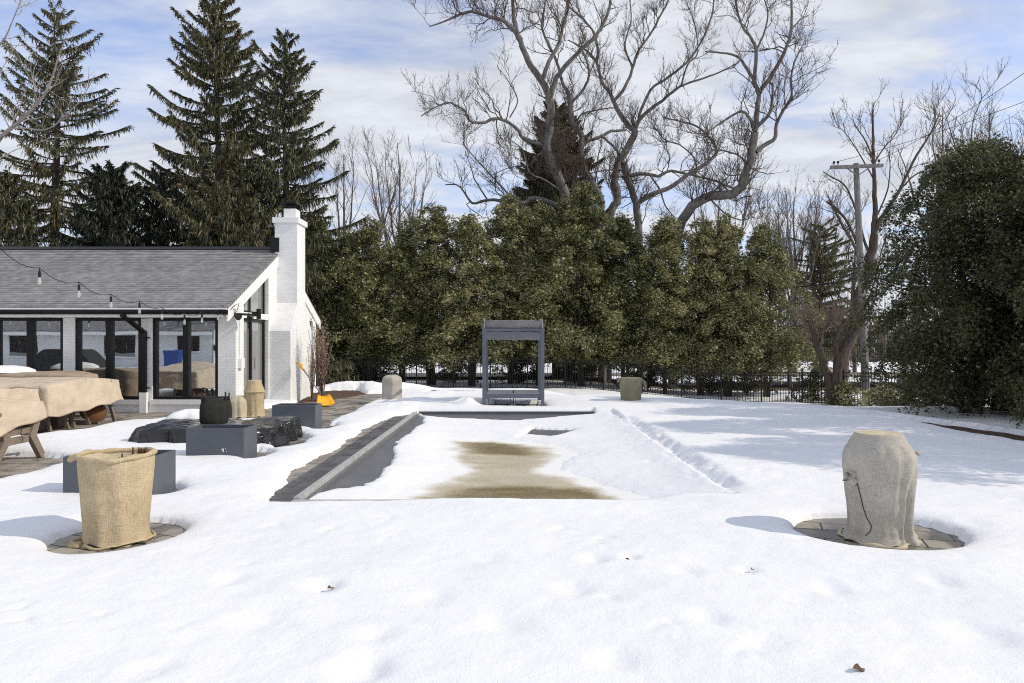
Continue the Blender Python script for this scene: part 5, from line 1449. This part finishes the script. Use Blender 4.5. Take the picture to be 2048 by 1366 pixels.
MA = [
 ([(1136, 800), (1136, 600), (1136, 470), (1134, 427), (1129, 386), (1115, 352), (1101, 325), (1093, 290), (1100, 246), (1101, 219), (1098, 191)], 15, 11),
 ([(1098, 191), (1083, 161), (1062, 133), (1048, 102), (1033, 65), (1009, 43), (982, 34), (948, 24), (924, 27), (893, 41), (859, 53)], 10, 1.6),
 ([(1033, 65), (1028, 34), (1025, 0), (1020, -45), (1010, -90)], 7, 2.5),
 ([(1083, 161), (1100, 120), (1117, 89), (1125, 55), (1136, 17), (1138, -30), (1150, -80)], 6.5, 2.5),
 ([(1099, 200), (1112, 161), (1129, 133), (1163, 99), (1194, 68), (1214, 31), (1221, 0), (1228, -50)], 8, 2.5),
 ([(1093, 290), (1055, 282), (1043, 273), (1033, 256), (995, 236), (965, 246), (939, 241), (930, 222), (920, 215), (896, 205), (872, 214), (842, 232)], 6, 1.3),
 ([(1128, 424), (1112, 410), (1070, 396), (1050, 405), (1023, 410), (1006, 402), (975, 400), (948, 407), (936, 396), (917, 371), (891, 369)], 8, 1.6),
 ([(1033, 405), (1000, 370), (937, 301), (925, 285)], 3, 1), ([(975, 400), (950, 360), (944, 342), (930, 300)], 2.5, .8), ([(1020, 235), (1035, 200), (1015, 160), (1000, 140)], 2.2, .8),
 ([(1204, 800), (1203, 600), (1200, 437), (1199, 393), (1180, 359), (1166, 335), (1161, 301), (1163, 270), (1146, 246), (1141, 212), (1138, 190)], 13, 8),
 ([(1138, 190), (1125, 165), (1112, 120), (1088, 68), (1084, 44), (1091, 0), (1094, -50)], 5.5, 2),
 ([(1142, 205), (1163, 184), (1177, 157), (1175, 126), (1163, 99)], 5, 3), ([(1151, 250), (1156, 239), (1166, 227), (1200, 219), (1224, 215)], 4, 1.5),
 ([(1162, 295), (1173, 284), (1204, 272), (1221, 263), (1252, 260)], 6, 4), ([(1204, 272), (1228, 294), (1240, 309)], 4, 4), ([(1100, 300), (1075, 310), (1060, 330), (1020, 335), (985, 350)], 3, .9), ([(1128, 386), (1090, 360), (1060, 345), (1045, 300), (1020, 280)], 3.5, 1)]
MBt = [
 ([(1215, 800), (1214, 600), (1218, 434), (1235, 403), (1230, 359), (1241, 321), (1259, 290), (1269, 263), (1262, 254)], 15, 11),
 ([(1265, 258), (1255, 249), (1235, 219), (1221, 188), (1204, 164), (1194, 126), (1170, 99), (1136, 80)], 10, 2),
 ([(1194, 126), (1195, 96), (1187, 65), (1166, 38), (1136, 10), (1120, -30)], 5, 2),
 ([(1228, 200), (1248, 178), (1265, 137), (1276, 103), (1303, 65), (1323, 27), (1337, 0), (1350, -50)], 6, 2.2),
 ([(1269, 263), (1279, 239), (1310, 212), (1337, 191), (1362, 172), (1406, 157), (1442, 143), (1479, 124)], 7, 1.8),
 ([(1279, 239), (1282, 219), (1303, 178), (1334, 157), (1377, 121), (1406, 77), (1424, 29), (1428, 0), (1440, -50)], 5.5, 2),
 ([(1282, 800), (1280, 600), (1276, 437), (1272, 407), (1262, 376), (1252, 349), (1247, 325)], 12, 9),
 ([(1275, 405), (1310, 386), (1340, 375), (1377, 348), (1413, 326), (1433, 307), (1424, 282), (1395, 253), (1358, 242), (1325, 235)], 8, 1.8),
 ([(1253, 352), (1289, 348), (1317, 352), (1340, 342), (1384, 350), (1431, 362), (1461, 375), (1490, 380)], 6, 2),
 ([(1265, 137), (1250, 90), (1262, 40), (1258, -20)], 3.5, 1.6), ([(1362, 172), (1375, 130), (1395, 105), (1390, 50), (1375, 10)], 3.2, 1.2), ([(1377, 348), (1390, 320), (1360, 290), (1330, 280), (1310, 255)], 2.8, 1), ([(1300, 350), (1320, 380), (1330, 410), (1345, 430)], 3, 1.6), ([(1251, 340), (1215, 340), (1190, 345), (1170, 350)], 3, 1.2)]
MC = [
 ([(1345, 800), (1345, 600), (1350, 500), (1362, 447), (1388, 410), (1413, 395), (1461, 388), (1483, 377), (1486, 359), (1497, 330), (1505, 304), (1510, 264)], 15, 9.5),
 ([(1510, 264), (1505, 249), (1497, 234), (1483, 223), (1453, 238), (1431, 253), (1405, 270)], 5, 1.4),
 ([(1510, 262), (1512, 240), (1516, 205), (1517, 187), (1507, 161), (1490, 132), (1475, 113), (1446, 106), (1410, 103)], 7.5, 1.8),
 ([(1518, 185), (1541, 154), (1560, 121), (1574, 91), (1583, 55), (1583, 0), (1580, -50)], 6, 2.2),
 ([(1509, 165), (1512, 102), (1505, 80), (1486, 55), (1475, 22), (1465, -30)], 5, 1.8),
 ([(1513, 255), (1534, 234), (1543, 212), (1545, 172), (1538, 165)], 5, 2),
 ([(1512, 304), (1534, 287), (1550, 276), (1552, 253), (1567, 220), (1583, 194), (1582, 157), (1589, 124), (1603, 95)], 6, 1.5),
 ([(1512, 102), (1530, 60), (1535, 20), (1520, -20)], 3, 1.2), ([(1497, 330), (1475, 310), (1440, 300), (1420, 300)], 3, 1.2), ([(1583, 60), (1600, 40), (1618, 30)], 2, 1), ([(1461, 388), (1440, 365), (1410, 355), (1380, 330)], 3, 1.2), ([(1420, 398), (1455, 430), (1490, 440), (1510, 420)], 2.5, 1)]
mspec = [dict(spacing=.42, Lr=(.9, 3.1), ang=.85, up=.25, rk=.40, rmin=.017, rmax=.034, k=7, wander=.30, s0=.30),
         dict(spacing=.22, Lr=(.6, 1.8), ang=.75, up=.30, rk=.55, rmin=.010, rmax=.016, k=5, wander=.22),
         dict(spacing=.20, Lr=(.2, .7), ang=.65, up=.45, rk=.6, rmin=.0085, rmax=.010, k=2, wander=.25)]
gm = "silver maples beyond the hedge"
for lab, lines, Y0, sd in (("bare maple with forked twin trunks, furthest left of the maples above the hedge", MA, 42, 5), ("bare maple with a leaning orange tinged trunk in the middle above the hedge", MBt, 44, 6), ("bare maple with a thick limb sweeping right then rising straight up", MC, 41, 7)):
    lim = traced(lines, Y0, sd)
    bare_tree("maple_tree", lab, gm, tuple(lim[0][0][0]), lim, sd, m_barkd, mspec, m_twig, buds=.035, thin_=.66)
# dry rusty creeper on the conical spruce
rs = np.random.RandomState(31); n = 3200
c = np.stack([P3(px, py, 42.6) for px, py in [(1105, 255), (1095, 275), (1120, 285), (1135, 270), (1115, 310), (1140, 320), (1110, 330), (1145, 345)]])
P = c[rs.randint(0, len(c), n)] + rs.normal(0, .42, (n, 3)) * [1.1, .8, .8]; D = unit(rs.normal(0, 1, (n, 3)) + [0, 0, -.3]); W = unit(np.cross(D, rs.normal(0, 1, (n, 3))))
V, Q = rhombi(P, D, W, rs.uniform(.06, .16, n), rs.uniform(.012, .03, n)); V1, Q1 = segs_arr(P[:500], P[:500] + rs.normal(0, .3, (500, 3)), np.full(500, .008), np.full(500, .006))
r = thing("climbing_vine", "rusty brown dry vine leaves tangled round the maple's left trunk", "vine", tuple(c[0]))
np_obj("foliage", V, Q, m_rust, r, False, tuple(c[0])); np_obj("stems", V1, Q1, m_barkr, r, False, tuple(c[0]))

E1 = [([(1677, 800), (1680, 765), (1687, 699), (1705, 660), (1719, 597), (1733, 555), (1740, 516), (1748, 470)], 32, 13), ([(1748, 470), (1750, 421), (1748, 348), (1746, 256), (1746, 205)], 11, 1.4),
 ([(1748, 470), (1761, 439), (1797, 384), (1827, 322), (1863, 263), (1880, 225)], 8, 1.3), ([(1738, 530), (1720, 500), (1700, 454), (1680, 425), (1653, 403)], 5, 3.5), ([(1728, 560), (1710, 494), (1691, 461), (1673, 428), (1658, 399)], 5, 3),
 ([(1740, 515), (1725, 470), (1713, 425), (1691, 373), (1658, 351), (1646, 343)], 5, 1.5), ([(1747, 330), (1765, 300), (1790, 270), (1805, 245)], 3, .9), ([(1747, 320), (1730, 280), (1710, 250), (1705, 230)], 3, .9), ([(1748, 360), (1720, 310), (1690, 265), (1675, 255)], 2.5, .8), ([(1800, 380), (1830, 350), (1870, 330), (1900, 300)], 3, 1), ([(1755, 430), (1775, 380), (1780, 330), (1775, 300)], 3, 1)]
lim = traced(E1, 39, 9)
sp2 = [dict(spacing=.34, Lr=(.8, 2.2), ang=.7, up=.3, rk=.35, rmin=.014, rmax=.035, k=5, wander=.22, s0=.35), dict(spacing=.28, Lr=(.4, 1.1), ang=.7, up=.3, rk=.5, rmin=.009, rmax=.016, k=3, wander=.25), dict(spacing=.2, Lr=(.15, .4), ang=.6, up=.3, rk=.5, rmin=.007, rmax=.009, k=2, wander=.2)]
bare_tree("deciduous_tree", "bare tree with a leaning trunk and a straight leader behind the utility pole", "bare trees beyond the fence", tuple(lim[0][0][0]), lim, 9, m_twig, sp2, thin_=.52)
RB = [([(1664, 806), (1660, 770), (1650, 738), (1640, 705), (1627, 665), (1618, 640)], 9, 6), ([(1672, 806), (1673, 770), (1676, 735), (1688, 700), (1705, 672), (1716, 655)], 9, 6), ([(1640, 705), (1642, 670), (1655, 650), (1662, 632)], 4, 3), ([(1680, 720), (1672, 690), (1678, 660), (1690, 640)], 4.5, 3)]
lim = traced(RB, 31.5, 3)
sp3 = [dict(spacing=.10, Lr=(.5, 1.7), ang=1.0, up=.35, rk=.3, rmin=.014, rmax=.03, k=5, wander=.25, s0=.55), dict(spacing=.15, Lr=(.5, 1.3), ang=.55, up=.45, rk=.5, rmin=.008, rmax=.013, k=4, wander=.18), dict(spacing=.4, Lr=(.2, .6), ang=.5, up=.4, rk=.5, rmin=.006, rmax=.008, k=2, wander=.15)]
bare_tree("deciduous_tree", "low multi stemmed tree with a dome of reddish twigs left of the utility pole", "bare trees beyond the fence", tuple(lim[0][0][0]), lim, 4, m_bark, sp3, m_barkr, thin_=1.05)
PL = [([(-190, 760), (-185, 560), (-150, 420), (-90, 345), (-30, 300), (0, 276), (30, 250), (62, 222), (88, 190), (106, 150), (118, 110), (132, 75)], 12, 1.2),
 ([(22, 257), (50, 256), (85, 260), (110, 250), (140, 222), (165, 195), (190, 150)], 3, .8), ([(-90, 345), (-70, 250), (-45, 170), (-15, 110), (10, 75), (30, 30), (42, 0)], 5, .9), ([(-30, 300), (0, 315), (30, 300), (60, 292), (90, 280)], 2.5, .7), ([(-60, 210), (-20, 180), (20, 110), (40, 85)], 2.5, .8), ([(88, 190), (100, 180), (112, 165), (122, 140)], 1.8, .7), ([(62, 222), (70, 190), (66, 150), (75, 120)], 1.8, .7)]
lim = traced(PL, 27, 12)
sp4 = [dict(spacing=.55, Lr=(.6, 1.8), ang=.7, up=.15, rk=.4, rmin=.012, rmax=.025, k=5, wander=.2, s0=.35), dict(spacing=.4, Lr=(.3, .8), ang=.6, up=.2, rk=.5, rmin=.007, rmax=.011, k=3, wander=.2), dict(spacing=.4, Lr=(.12, .3), ang=.6, up=.2, rk=.6, rmin=.005, rmax=.007, k=2, wander=.2)]
bare_tree("deciduous_tree", "pale barked bare tree reaching in from the left edge before the spruce", "bare trees beyond the fence", tuple(lim[0][0][0]), lim, 12, m_barkp, sp4, thin_=.5)

def free_tree(label, px, py, Y, seed, spread, mat, leaders=4, base=.3, upright=.5, dens=1.0, group="bare trees beyond the fence", tr=None):
    loc, H = at(px, py, Y); rs_ = np.random.RandomState(seed)
    x, y, z = loc; limbs = []
    tr = tr or .013 * H
    tp = np.array([[x + rs_.normal(0, .12) * q, y + rs_.normal(0, .12) * q, z - .3 + H * .97 * q] for q in np.linspace(0, 1, 8)])
    limbs.append((tp, tr, .02))
    for k in range(leaders):
        a = 2 * PI * k / leaders + rs_.uniform(-.5, .5); h0 = base + rs_.uniform(0, .28); st = np.array([np.interp(h0, np.linspace(0, 1, 8), tp[:, i]) for i in range(3)])
        Lh = H * (1 - h0) * rs_.uniform(.75, .98); w = spread * rs_.uniform(.6, 1.05)
        pts = [st + np.array([math.cos(a) * w * q ** upright, math.sin(a) * w * q ** upright, Lh * q ** 1.15]) + rs_.normal(0, .10, 3) * q for q in np.linspace(0, 1, 7)]
        limbs.append((np.array(pts), tr * .5, .015))
    s = H / 12.0
    sp_ = [dict(spacing=.55 / dens, Lr=(1.0 * s, 2.6 * s), ang=.6, up=.32, rk=.4, rmin=.016, rmax=.05, k=5, wander=.16, s0=.3), dict(spacing=.5 / dens, Lr=(.5 * s, 1.3 * s), ang=.55, up=.3, rk=.5, rmin=.011, rmax=.02, k=3, wander=.18), dict(spacing=.5 / dens, Lr=(.25, .7), ang=.5, up=.3, rk=.5, rmin=.009, rmax=.012, k=2, wander=.15)]
    return bare_tree("deciduous_tree", label, group, loc, limbs, seed, mat, sp_)
free_tree("bare arching tree beside the right edge of the tall spruces", 690, 285, 52, 41, 4.6, m_barkb, 6, .35, .55)
free_tree("fine twigged upright bare tree alone against the sky left of the maples", 800, 265, 56, 42, 3.0, m_barkb, 6, .30, .8, 1.0)
free_tree("fine twigged bare tree far off just right of the hedge's end", 1560, 390, 66, 51, 4.0, m_twig, 6, .2, .6, 1.5)
free_tree("fine twigged bare tree far off above the reddish multi stemmed tree", 1630, 400, 62, 52, 4.2, m_twig, 6, .2, .6, 1.5)
free_tree("fine twigged bare tree far off right behind the utility pole's foot", 1710, 420, 60, 53, 4.2, m_twig, 6, .2, .6, 1.5)
free_tree("short bare tree beyond the hedge's open end", 1590, 355, 58, 43, 3.4, m_barkb, 5, .3, .6)
free_tree("tall thin bare tree above the dark cedar's left shoulder", 1890, 185, 46, 44, 3.4, m_barkb, 5, .35, .7)
free_tree("bare tree top poking above the middle of the dark cedars", 1985, 195, 44, 45, 3.0, m_barkb, 5, .4, .7)
free_tree("bare tree at the right edge above the dark cedars", 2065, 190, 42, 46, 3.6, m_barkb, 5, .4, .6)
free_tree("bare tree behind the hedge between the maples and the gap", 1440, 330, 60, 47, 4.2, m_barkb, 5, .3, .55)
free_tree("dark distant bare trunk standing in the snow left of the reddish tree", 1580, 420, 44, 48, 2.6, m_barkd, 3, .4, .6)

# a twiggy shrub with seed heads by the white wall
loc = (-5.22, 18.7, .02); rs = np.random.RandomState(6)
r = thing("seedhead_shrub", "tall twiggy shrub with pinkish dry seed heads by the white wall", "shrub", loc)
n = 34; a = rs.uniform(0, 6.28, n); h = rs.uniform(1.1, 2.25, n); q = np.linspace(0, 1, 7)
lean = rs.uniform(.05, .34, n)
PT = np.stack([np.stack([np.cos(a) * lean * (.12 + t_ ** 1.3), np.sin(a) * lean * (.12 + t_ ** 1.3), h * t_], 1) for t_ in q], 1) + rs.normal(0, .012, (n, 7, 3))
RD = np.linspace(.010, .004, 7)[None, :].repeat(n, 0)
p2, r2 = shoots(rs, PT, RD, .16, (.1, .35), .5, .3, .6, 3, .15, .3, rmin=.0035)
V1, Q1 = emit(PT, RD, 4); V2, Q2 = emit(p2, r2, 3); np_obj("stems", np.concatenate([V1, V2]), [np.concatenate([Q1, Q2 + len(V1)])], m_barkr, r)
tips = np.concatenate([p2[:, -1], p2[:, 1], PT[:, 5], PT[:, 6], PT[:, 4]]); tips = tips[rs.uniform(0, 1, len(tips)) < .8]; tips = np.repeat(tips, 3, 0); m_ = len(tips)
D = unit(rs.normal(0, 1, (m_, 3))); W = unit(np.cross(D, rs.normal(0, 1, (m_, 3)))); V, Q = rhombi(tips + rs.normal(0, .012, (m_, 3)), D, W, rs.uniform(.02, .05, m_), rs.uniform(.008, .016, m_)); np_obj("seed_heads", V, Q, m_fluff, r)
for lab, x, y, s in (("thin dry perennial stalks against the chimney's sunlit side", -5.45, 18.6, .72), ("thin dry perennial stalks further along the white wall behind the shovel", -5.75, 20.6, .85)):
    c = copy_tree(r); c.location = (x, y, .02); c.scale = (s * .6, s * .6, s); c.rotation_euler = (0, 0, 2.0 * x); c["label"] = lab
    for o_ in (r, c): o_["group"] = "dry stalks along the white wall"

# ------------------------------------------------------------------ utility pole and wires
Yp = 33.2; x = (1733 - 1024) * Yp / F; zb = gz(x, Yp); xt = (1712 - 1024) * Yp / F; zt = CAMZ + (683 - 327) * Yp / F
r = thing("utility_pole", "weathered wooden utility pole with a single crossarm and braces", "utility pole", (x, Yp, zb))
b = MB(); b.tube([(x, Yp, zb - .2), (x + (xt - x) * .5, Yp, (zb + zt) / 2), (xt, Yp, zt)], [.19, .165, .125], 14); b.build("shaft", m_pole, r, smooth=False, world=True)
ca = P3(1661, 335, Yp - .15); cb = P3(1766, 331, Yp - .15)
b = MB(); b.beam(tuple(ca), tuple(cb), .12, .16); b.build("crossarm", m_pole, r, world=True)
b = MB()
for s in (-1, 1): b.beam((xt + s * .62, Yp - .16, zt - .2), (xt + s * .02, Yp - .16, zt - .62), .035, .05)
b.build("brace", m_steel, r, world=True)
ins = []
for px in (1668, 1676, 1758):
    p = P3(px, 331, Yp - .15); p[2] = ca[2] + .08 + (cb[2] - ca[2]) * (px - 1661) / 105.0
    b = MB(); b.tube([p, p + (0, 0, .10), p + (0, 0, .11), p + (0, 0, .2), p + (0, 0, .22)], [.02, .02, .05, .06, .03], 8); b.build("insulator", m_blackmatte, r, world=True); ins.append(p + (0, 0, .2))
cz = CAMZ + (683 - 554) * Yp / F
b = MB(); b.tube([(x + (xt - x) * .45 - .14, Yp - .19, cz), (x + (xt - x) * .45 + .14, Yp - .19, cz)], .05, 8); b.build("cable_clamp", M_plain("rust_red_clamp", (.30, .07, .04), rough=.6), r, world=True)
def wire(label, a, c, sag, rad=.012, ext=None):
    a = np.array(a, float); c = np.array(c, float); q = np.linspace(0, 1, 30)[:, None]
    P = a + (c - a) * q; P[:, 2] -= (sag * 4 * q * (1 - q))[:, 0]
    b = MB(); b.tube(P, rad, 5, False); tag(b.build("overhead_wire", m_cord), label, "wire", "overhead wires")
wire("high overhead wire rising from the crossarm's right end to the right edge", ins[2], (17.2, 19.0, 11.3), .35, .011)
wire("high overhead wire running from the crossarm's left end away into the trees", ins[0], P3(1500, 560, 75), .5, .012)
wire("high overhead wire from the crossarm passing just under the highest one", ins[1], (20.5, 19.0, 10.9), .35, .011)
wire("thick low black cable from the pole's middle to the hedge", (x + (xt - x) * .45, Yp - .2, cz), P3(1540, 577, 37.5), .12, .035)
wire("thick low black cable from the pole's middle into the dark cedars", (x + (xt - x) * .45, Yp - .2, cz), P3(2150, 566, 25), .25, .032)

# ------------------------------------------------------------------ parked car beyond the hedge
cx, cy = (684 - 1024) * 45 / F, 45.0; z = gz(cx, cy)
r = thing("parked_car", "silver car parked beyond the hedge, glimpsed between the trunks", "car", (cx, cy, z))
b = MB(); b.prism([(-2.2, .35), (2.2, .35), (2.25, .75), (2.1, .98), (1.15, 1.12), (-2.15, 1.12), (-2.25, .8)], 'y', -.9, .9)
b.prism([(-2.05, 1.12), (1.1, 1.12), (.35, 1.72), (-.1, 1.78), (-1.6, 1.76)], 'y', -.78, .78); b.build("body", m_carp, r, bevel=.05)
for s in (-1, 1):
    b = MB(); b.prism([(-1.9, 1.16), (-.65, 1.16), (-.65, 1.66), (-1.55, 1.66)], 'y', s * .785, s * .80); b.prism([(-.57, 1.16), (.92, 1.16), (.32, 1.64), (-.57, 1.66)], 'y', s * .785, s * .80); b.build("window", m_carglass, r)
    for xw in (-1.38, 1.38):
        b = MB(); b.tube([(xw, s * .70, .33), (xw, s * .92, .33)], .33, 22); w = b.build("wheel", m_tyre, r)
        b = MB(); b.tube([(xw, s * .90, .33), (xw, s * .93, .33)], .2, 16); b.build("rim", m_steel, w)

# ------------------------------------------------------------------ woods far off
rs = np.random.RandomState(77); n = 26000
xx = rs.uniform(-150, 150, n); yy = rs.uniform(95, 125, n)
hh = 3.2 + 3.0 * vnoise(xx * .12, yy * .05, 5) + 2 * vnoise(xx * .5, yy * .1, 8)
zz = -1.2 + hh * rs.uniform(0, 1, n) ** 1.1
P = np.stack([xx, yy, zz], 1); D = unit(rs.normal(0, .6, (n, 3)) + [0, 0, .7]); W = unit(np.cross(D, rs.normal(0, 1, (n, 3))))
V, Q = rhombi(P, D, W, rs.uniform(.5, 1.6, n), rs.uniform(.05, .22, n))
m_far = M_foliage("far_woods", [(0, (.03, .03, .025)), (.5, (.07, .062, .05)), (1, (.13, .105, .085))], .15)
tag(np_obj("distant_woods", V, Q, m_far), kind="stuff")
n = 7000
A = np.stack([rs.uniform(-160, 160, n), rs.uniform(95, 130, n), np.full(n, -1.3)], 1); Bp = A + np.stack([rs.normal(0, .9, n), rs.normal(0, .9, n), rs.uniform(4, 11, n)], 1)
V, Q = segs_arr(A, Bp, rs.uniform(.05, .16, n), np.full(n, .02), 4); tag(np_obj("distant_bare_woods", V, Q, m_barkb), kind="stuff")

# dead leaves and twigs on the snow
for lab, px, py, s, rz in (("dead brown leaf lying alone on the snow near the bottom right corner", 1720, 1345, .055, .4), ("dead brown leaf frozen in the snow in front of the pool's near corner", 662, 1165, .045, 1.2), ("dark curled leaf on the snow in front of the pool's middle", 1254, 1108, .032, 2.2), ("dark curled leaf on the snow between the pool and the grey pot", 1505, 1134, .03, .8)):
    x, y = G(px, py, .12); z = snow_at(x, y); pts = []
    for t_ in np.linspace(0, 1, 9): pts.append((t_, .32 * math.sin(PI * t_) * (1 + .3 * math.sin(t_ * 14))))
    V = [((p - .5) * s * 1.6, w * s, .25 * s * math.sin(p * 5)) for p, w in pts] + [((p - .5) * s * 1.6, -w * s, .1 * s * math.sin(p * 4 + 1)) for p, w in pts[::-1]]
    b = MB(); b.add(V, [tuple(range(len(V)))]); o = b.build("dead_leaf", m_leaf); o.location = (x, y, z + .012); o.rotation_euler = (.35, .2, rz); md = o.modifiers.new("thick", 'SOLIDIFY'); md.thickness = .003
    tag(o, lab, "leaf", "dead leaves on the snow")

# ------------------------------------------------------------------ the main house behind the viewer (seen in the windows)
r = thing("main_house", "white brick main house with dark windows, mirrored in the pool house glass", "house", (-28, -10, 0))
b = MB(); b.box(-44, -18.4, -10.2, -9.9, -.1, 2.5); b.build("wall", m_brick, r, world=True)
b = MB(); b.prism([(-9.2, 2.35), (-14.5, 4.9), (-14.5, 4.8), (-9.2, 2.25)], 'x', -44, -18); b.build("roof", m_shingle, r, world=True)
b = MB(); b.box(-44, -18.1, -9.28, -9.22, 2.05, 2.3); b.build("fascia", m_white, r, world=True)
for px, w in ((25, 1.7), (118, .0), (222, 1.9), (362, 1.35)):
    if not w: continue
    x = (px - 1024) / 33.4; z0 = .75 if w > 1.4 else 1.05
    b = MB(); b.box(x - w / 2, x + w / 2, -9.895, -9.88, z0, 2.0); wo = b.build("window", m_carglass, r, world=True)
    b = MB(); b.box(x - w / 2 - .08, x + w / 2 + .08, -9.88, -9.80, z0 - .1, z0 - .003); b.build("sill", m_white, wo, world=True)
cover("grill_cover", "charcoal cover over a barbecue grill, mirrored in the pool house glass", "cover", -16.9, -14.5, 7.2, 8.2, lambda x, y: 1.38 - .55 * sstep(.55, 1.25, np.abs(x + 15.7)), lambda x, y: .1 + 0 * x, m_blackmatte, 31, .02, .02, .02, .2)
r = thing("recycling_bin", "blue lidded recycling bin, mirrored in the pool house glass", "bin", (-19.9, -8.2, .0)); r.scale = (.72, .72, .9)
b = MB(); b.prism([(-.5, 0), (.5, 0), (.62, 1.15), (-.62, 1.15)], 'y', -.4, .4); b.build("bin", m_blue, r); b = MB(); b.prism([(-.68, 1.15), (.68, 1.15), (.5, 1.3), (-.6, 1.27)], 'y', -.45, .45); b.build("lid", m_blue, r)
loc = (-15.5, -12, 0); spruce_tree("dark spruce added behind the viewer to darken the reflection in the pool house glass", loc, 55, 9, 4.0, .3, m_spruced, dens=1.3, group="added trees behind the viewer")  # added tree: the right-hand pane mirrors it instead of bright sky

# ------------------------------------------------------------------ light
EL, AZ = math.radians(36.5), math.radians(97.0)          # AZ measured from +Y towards +X
sd = Vector((math.sin(AZ) * math.cos(EL), math.cos(AZ) * math.cos(EL), math.sin(EL)))
ld = bpy.data.lights.new("sun", 'SUN'); ld.energy = 2.65; ld.angle = math.radians(.53); ld.color = (1.0, .905, .74)
lo = bpy.data.objects.new("sun", ld); COL.objects.link(lo); lo.rotation_euler = sd.to_track_quat('Z', 'Y').to_euler(); lo.location = (30, 0, 30)

w = bpy.data.worlds.new("World"); SC.world = w; w.use_nodes = True
nt = w.node_tree; nt.nodes.clear()
out = nt.nodes.new("ShaderNodeOutputWorld"); bg = nt.nodes.new("ShaderNodeBackground"); L(nt, bg.outputs[0], out.inputs[0])
sky = nt.nodes.new("ShaderNodeTexSky"); sky.sky_type = 'NISHITA'; sky.sun_disc = False; sky.sun_elevation = EL; sky.sun_rotation = AZ
sky.air_density = 1.0; sky.dust_density = .6; sky.ozone_density = 3.0; sky.altitude = 200
tc = nt.nodes.new("ShaderNodeTexCoord"); sx_ = nt.nodes.new("ShaderNodeSeparateXYZ"); L(nt, tc.outputs["Generated"], sx_.inputs[0])
az = N(nt, "ShaderNodeMath", operation='MAXIMUM'); L(nt, sx_.outputs[2], az.inputs[0]); az.inputs[1].default_value = 0.0
ad = N(nt, "ShaderNodeMath", operation='ADD'); L(nt, az.outputs[0], ad.inputs[0]); ad.inputs[1].default_value = .16
dx = N(nt, "ShaderNodeMath", operation='DIVIDE'); L(nt, sx_.outputs[0], dx.inputs[0]); L(nt, ad.outputs[0], dx.inputs[1])
dy = N(nt, "ShaderNodeMath", operation='DIVIDE'); L(nt, sx_.outputs[1], dy.inputs[0]); L(nt, ad.outputs[0], dy.inputs[1])
cb_ = nt.nodes.new("ShaderNodeCombineXYZ"); L(nt, dx.outputs[0], cb_.inputs[0]); L(nt, dy.outputs[0], cb_.inputs[1])
mp = nt.nodes.new("ShaderNodeMapping"); L(nt, cb_.outputs[0], mp.inputs[0]); mp.inputs["Rotation"].default_value = (0, 0, math.radians(18)); mp.inputs["Scale"].default_value = (.55, 1.0, 1); mp.inputs["Location"].default_value = (3.1, 1.7, 0)
n1 = noise(nt, mp.outputs[0], 1.3, 3.0, .5, .6); n2 = noise(nt, mp.outputs[0], 4.2, 10.0, .64, .4)
mx = N(nt, "ShaderNodeMath", operation='MULTIPLY_ADD'); L(nt, n2, mx.inputs[0]); mx.inputs[1].default_value = .55; L(nt, n1, mx.inputs[2])
cr = ramp(nt, [(.54, 0.10), (.82, .97)]); L(nt, mx.outputs[0], cr.inputs[0])
hz = N(nt, "ShaderNodeMapRange"); L(nt, sx_.outputs[2], hz.inputs[0]); hz.inputs[1].default_value = 0.0; hz.inputs[2].default_value = .26; hz.inputs[3].default_value = .75; hz.inputs[4].default_value = 0.0
mxx = N(nt, "ShaderNodeMath", operation='MAXIMUM'); L(nt, cr.outputs[0], mxx.inputs[0]); L(nt, hz.outputs[0], mxx.inputs[1])
mix = nt.nodes.new("ShaderNodeMixRGB"); L(nt, mxx.outputs[0], mix.inputs[0])
tint = nt.nodes.new("ShaderNodeMixRGB"); tint.blend_type = 'MULTIPLY'; tint.inputs[0].default_value = 1.0; L(nt, sky.outputs[0], tint.inputs[1]); tint.inputs[2].default_value = (SKYMUL[0], SKYMUL[1], SKYMUL[2], 1)
cv = ramp(nt, [(.36, .80), (.62, 1.06)]); L(nt, n2, cv.inputs[0])
cm = nt.nodes.new("ShaderNodeMixRGB"); cm.blend_type = 'MULTIPLY'; cm.inputs[0].default_value = 1.0; cm.inputs[1].default_value = (CLOUD[0], CLOUD[1], CLOUD[2], 1); L(nt, cv.outputs[0], cm.inputs[2])
L(nt, tint.outputs[0], mix.inputs[1]); L(nt, cm.outputs[0], mix.inputs[2])
L(nt, mix.outputs[0], bg.inputs[0]); bg.inputs[1].default_value = .15

cam = bpy.data.cameras.new("camera"); co = bpy.data.objects.new("camera", cam); COL.objects.link(co)
co.location = (0, 0, CAMZ); co.rotation_euler = (PI / 2, 0, 0); cam.lens = 24.0; cam.sensor_width = 36.0; cam.clip_end = 3000; cam.clip_start = .1
SC.camera = co
SC.view_settings.view_transform = 'Standard'; SC.view_settings.look = 'None'; SC.view_settings.exposure = 0.13; SC.view_settings.gamma = 1.0
SC.cycles.use_denoising = False; SC.cycles.pixel_filter_type = 'BLACKMAN_HARRIS'; SC.cycles.filter_width = 1.05
SC.cycles.max_bounces = 6; SC.cycles.diffuse_bounces = 3; SC.cycles.glossy_bounces = 3; SC.cycles.transmission_bounces = 2; SC.cycles.transparent_max_bounces = 4
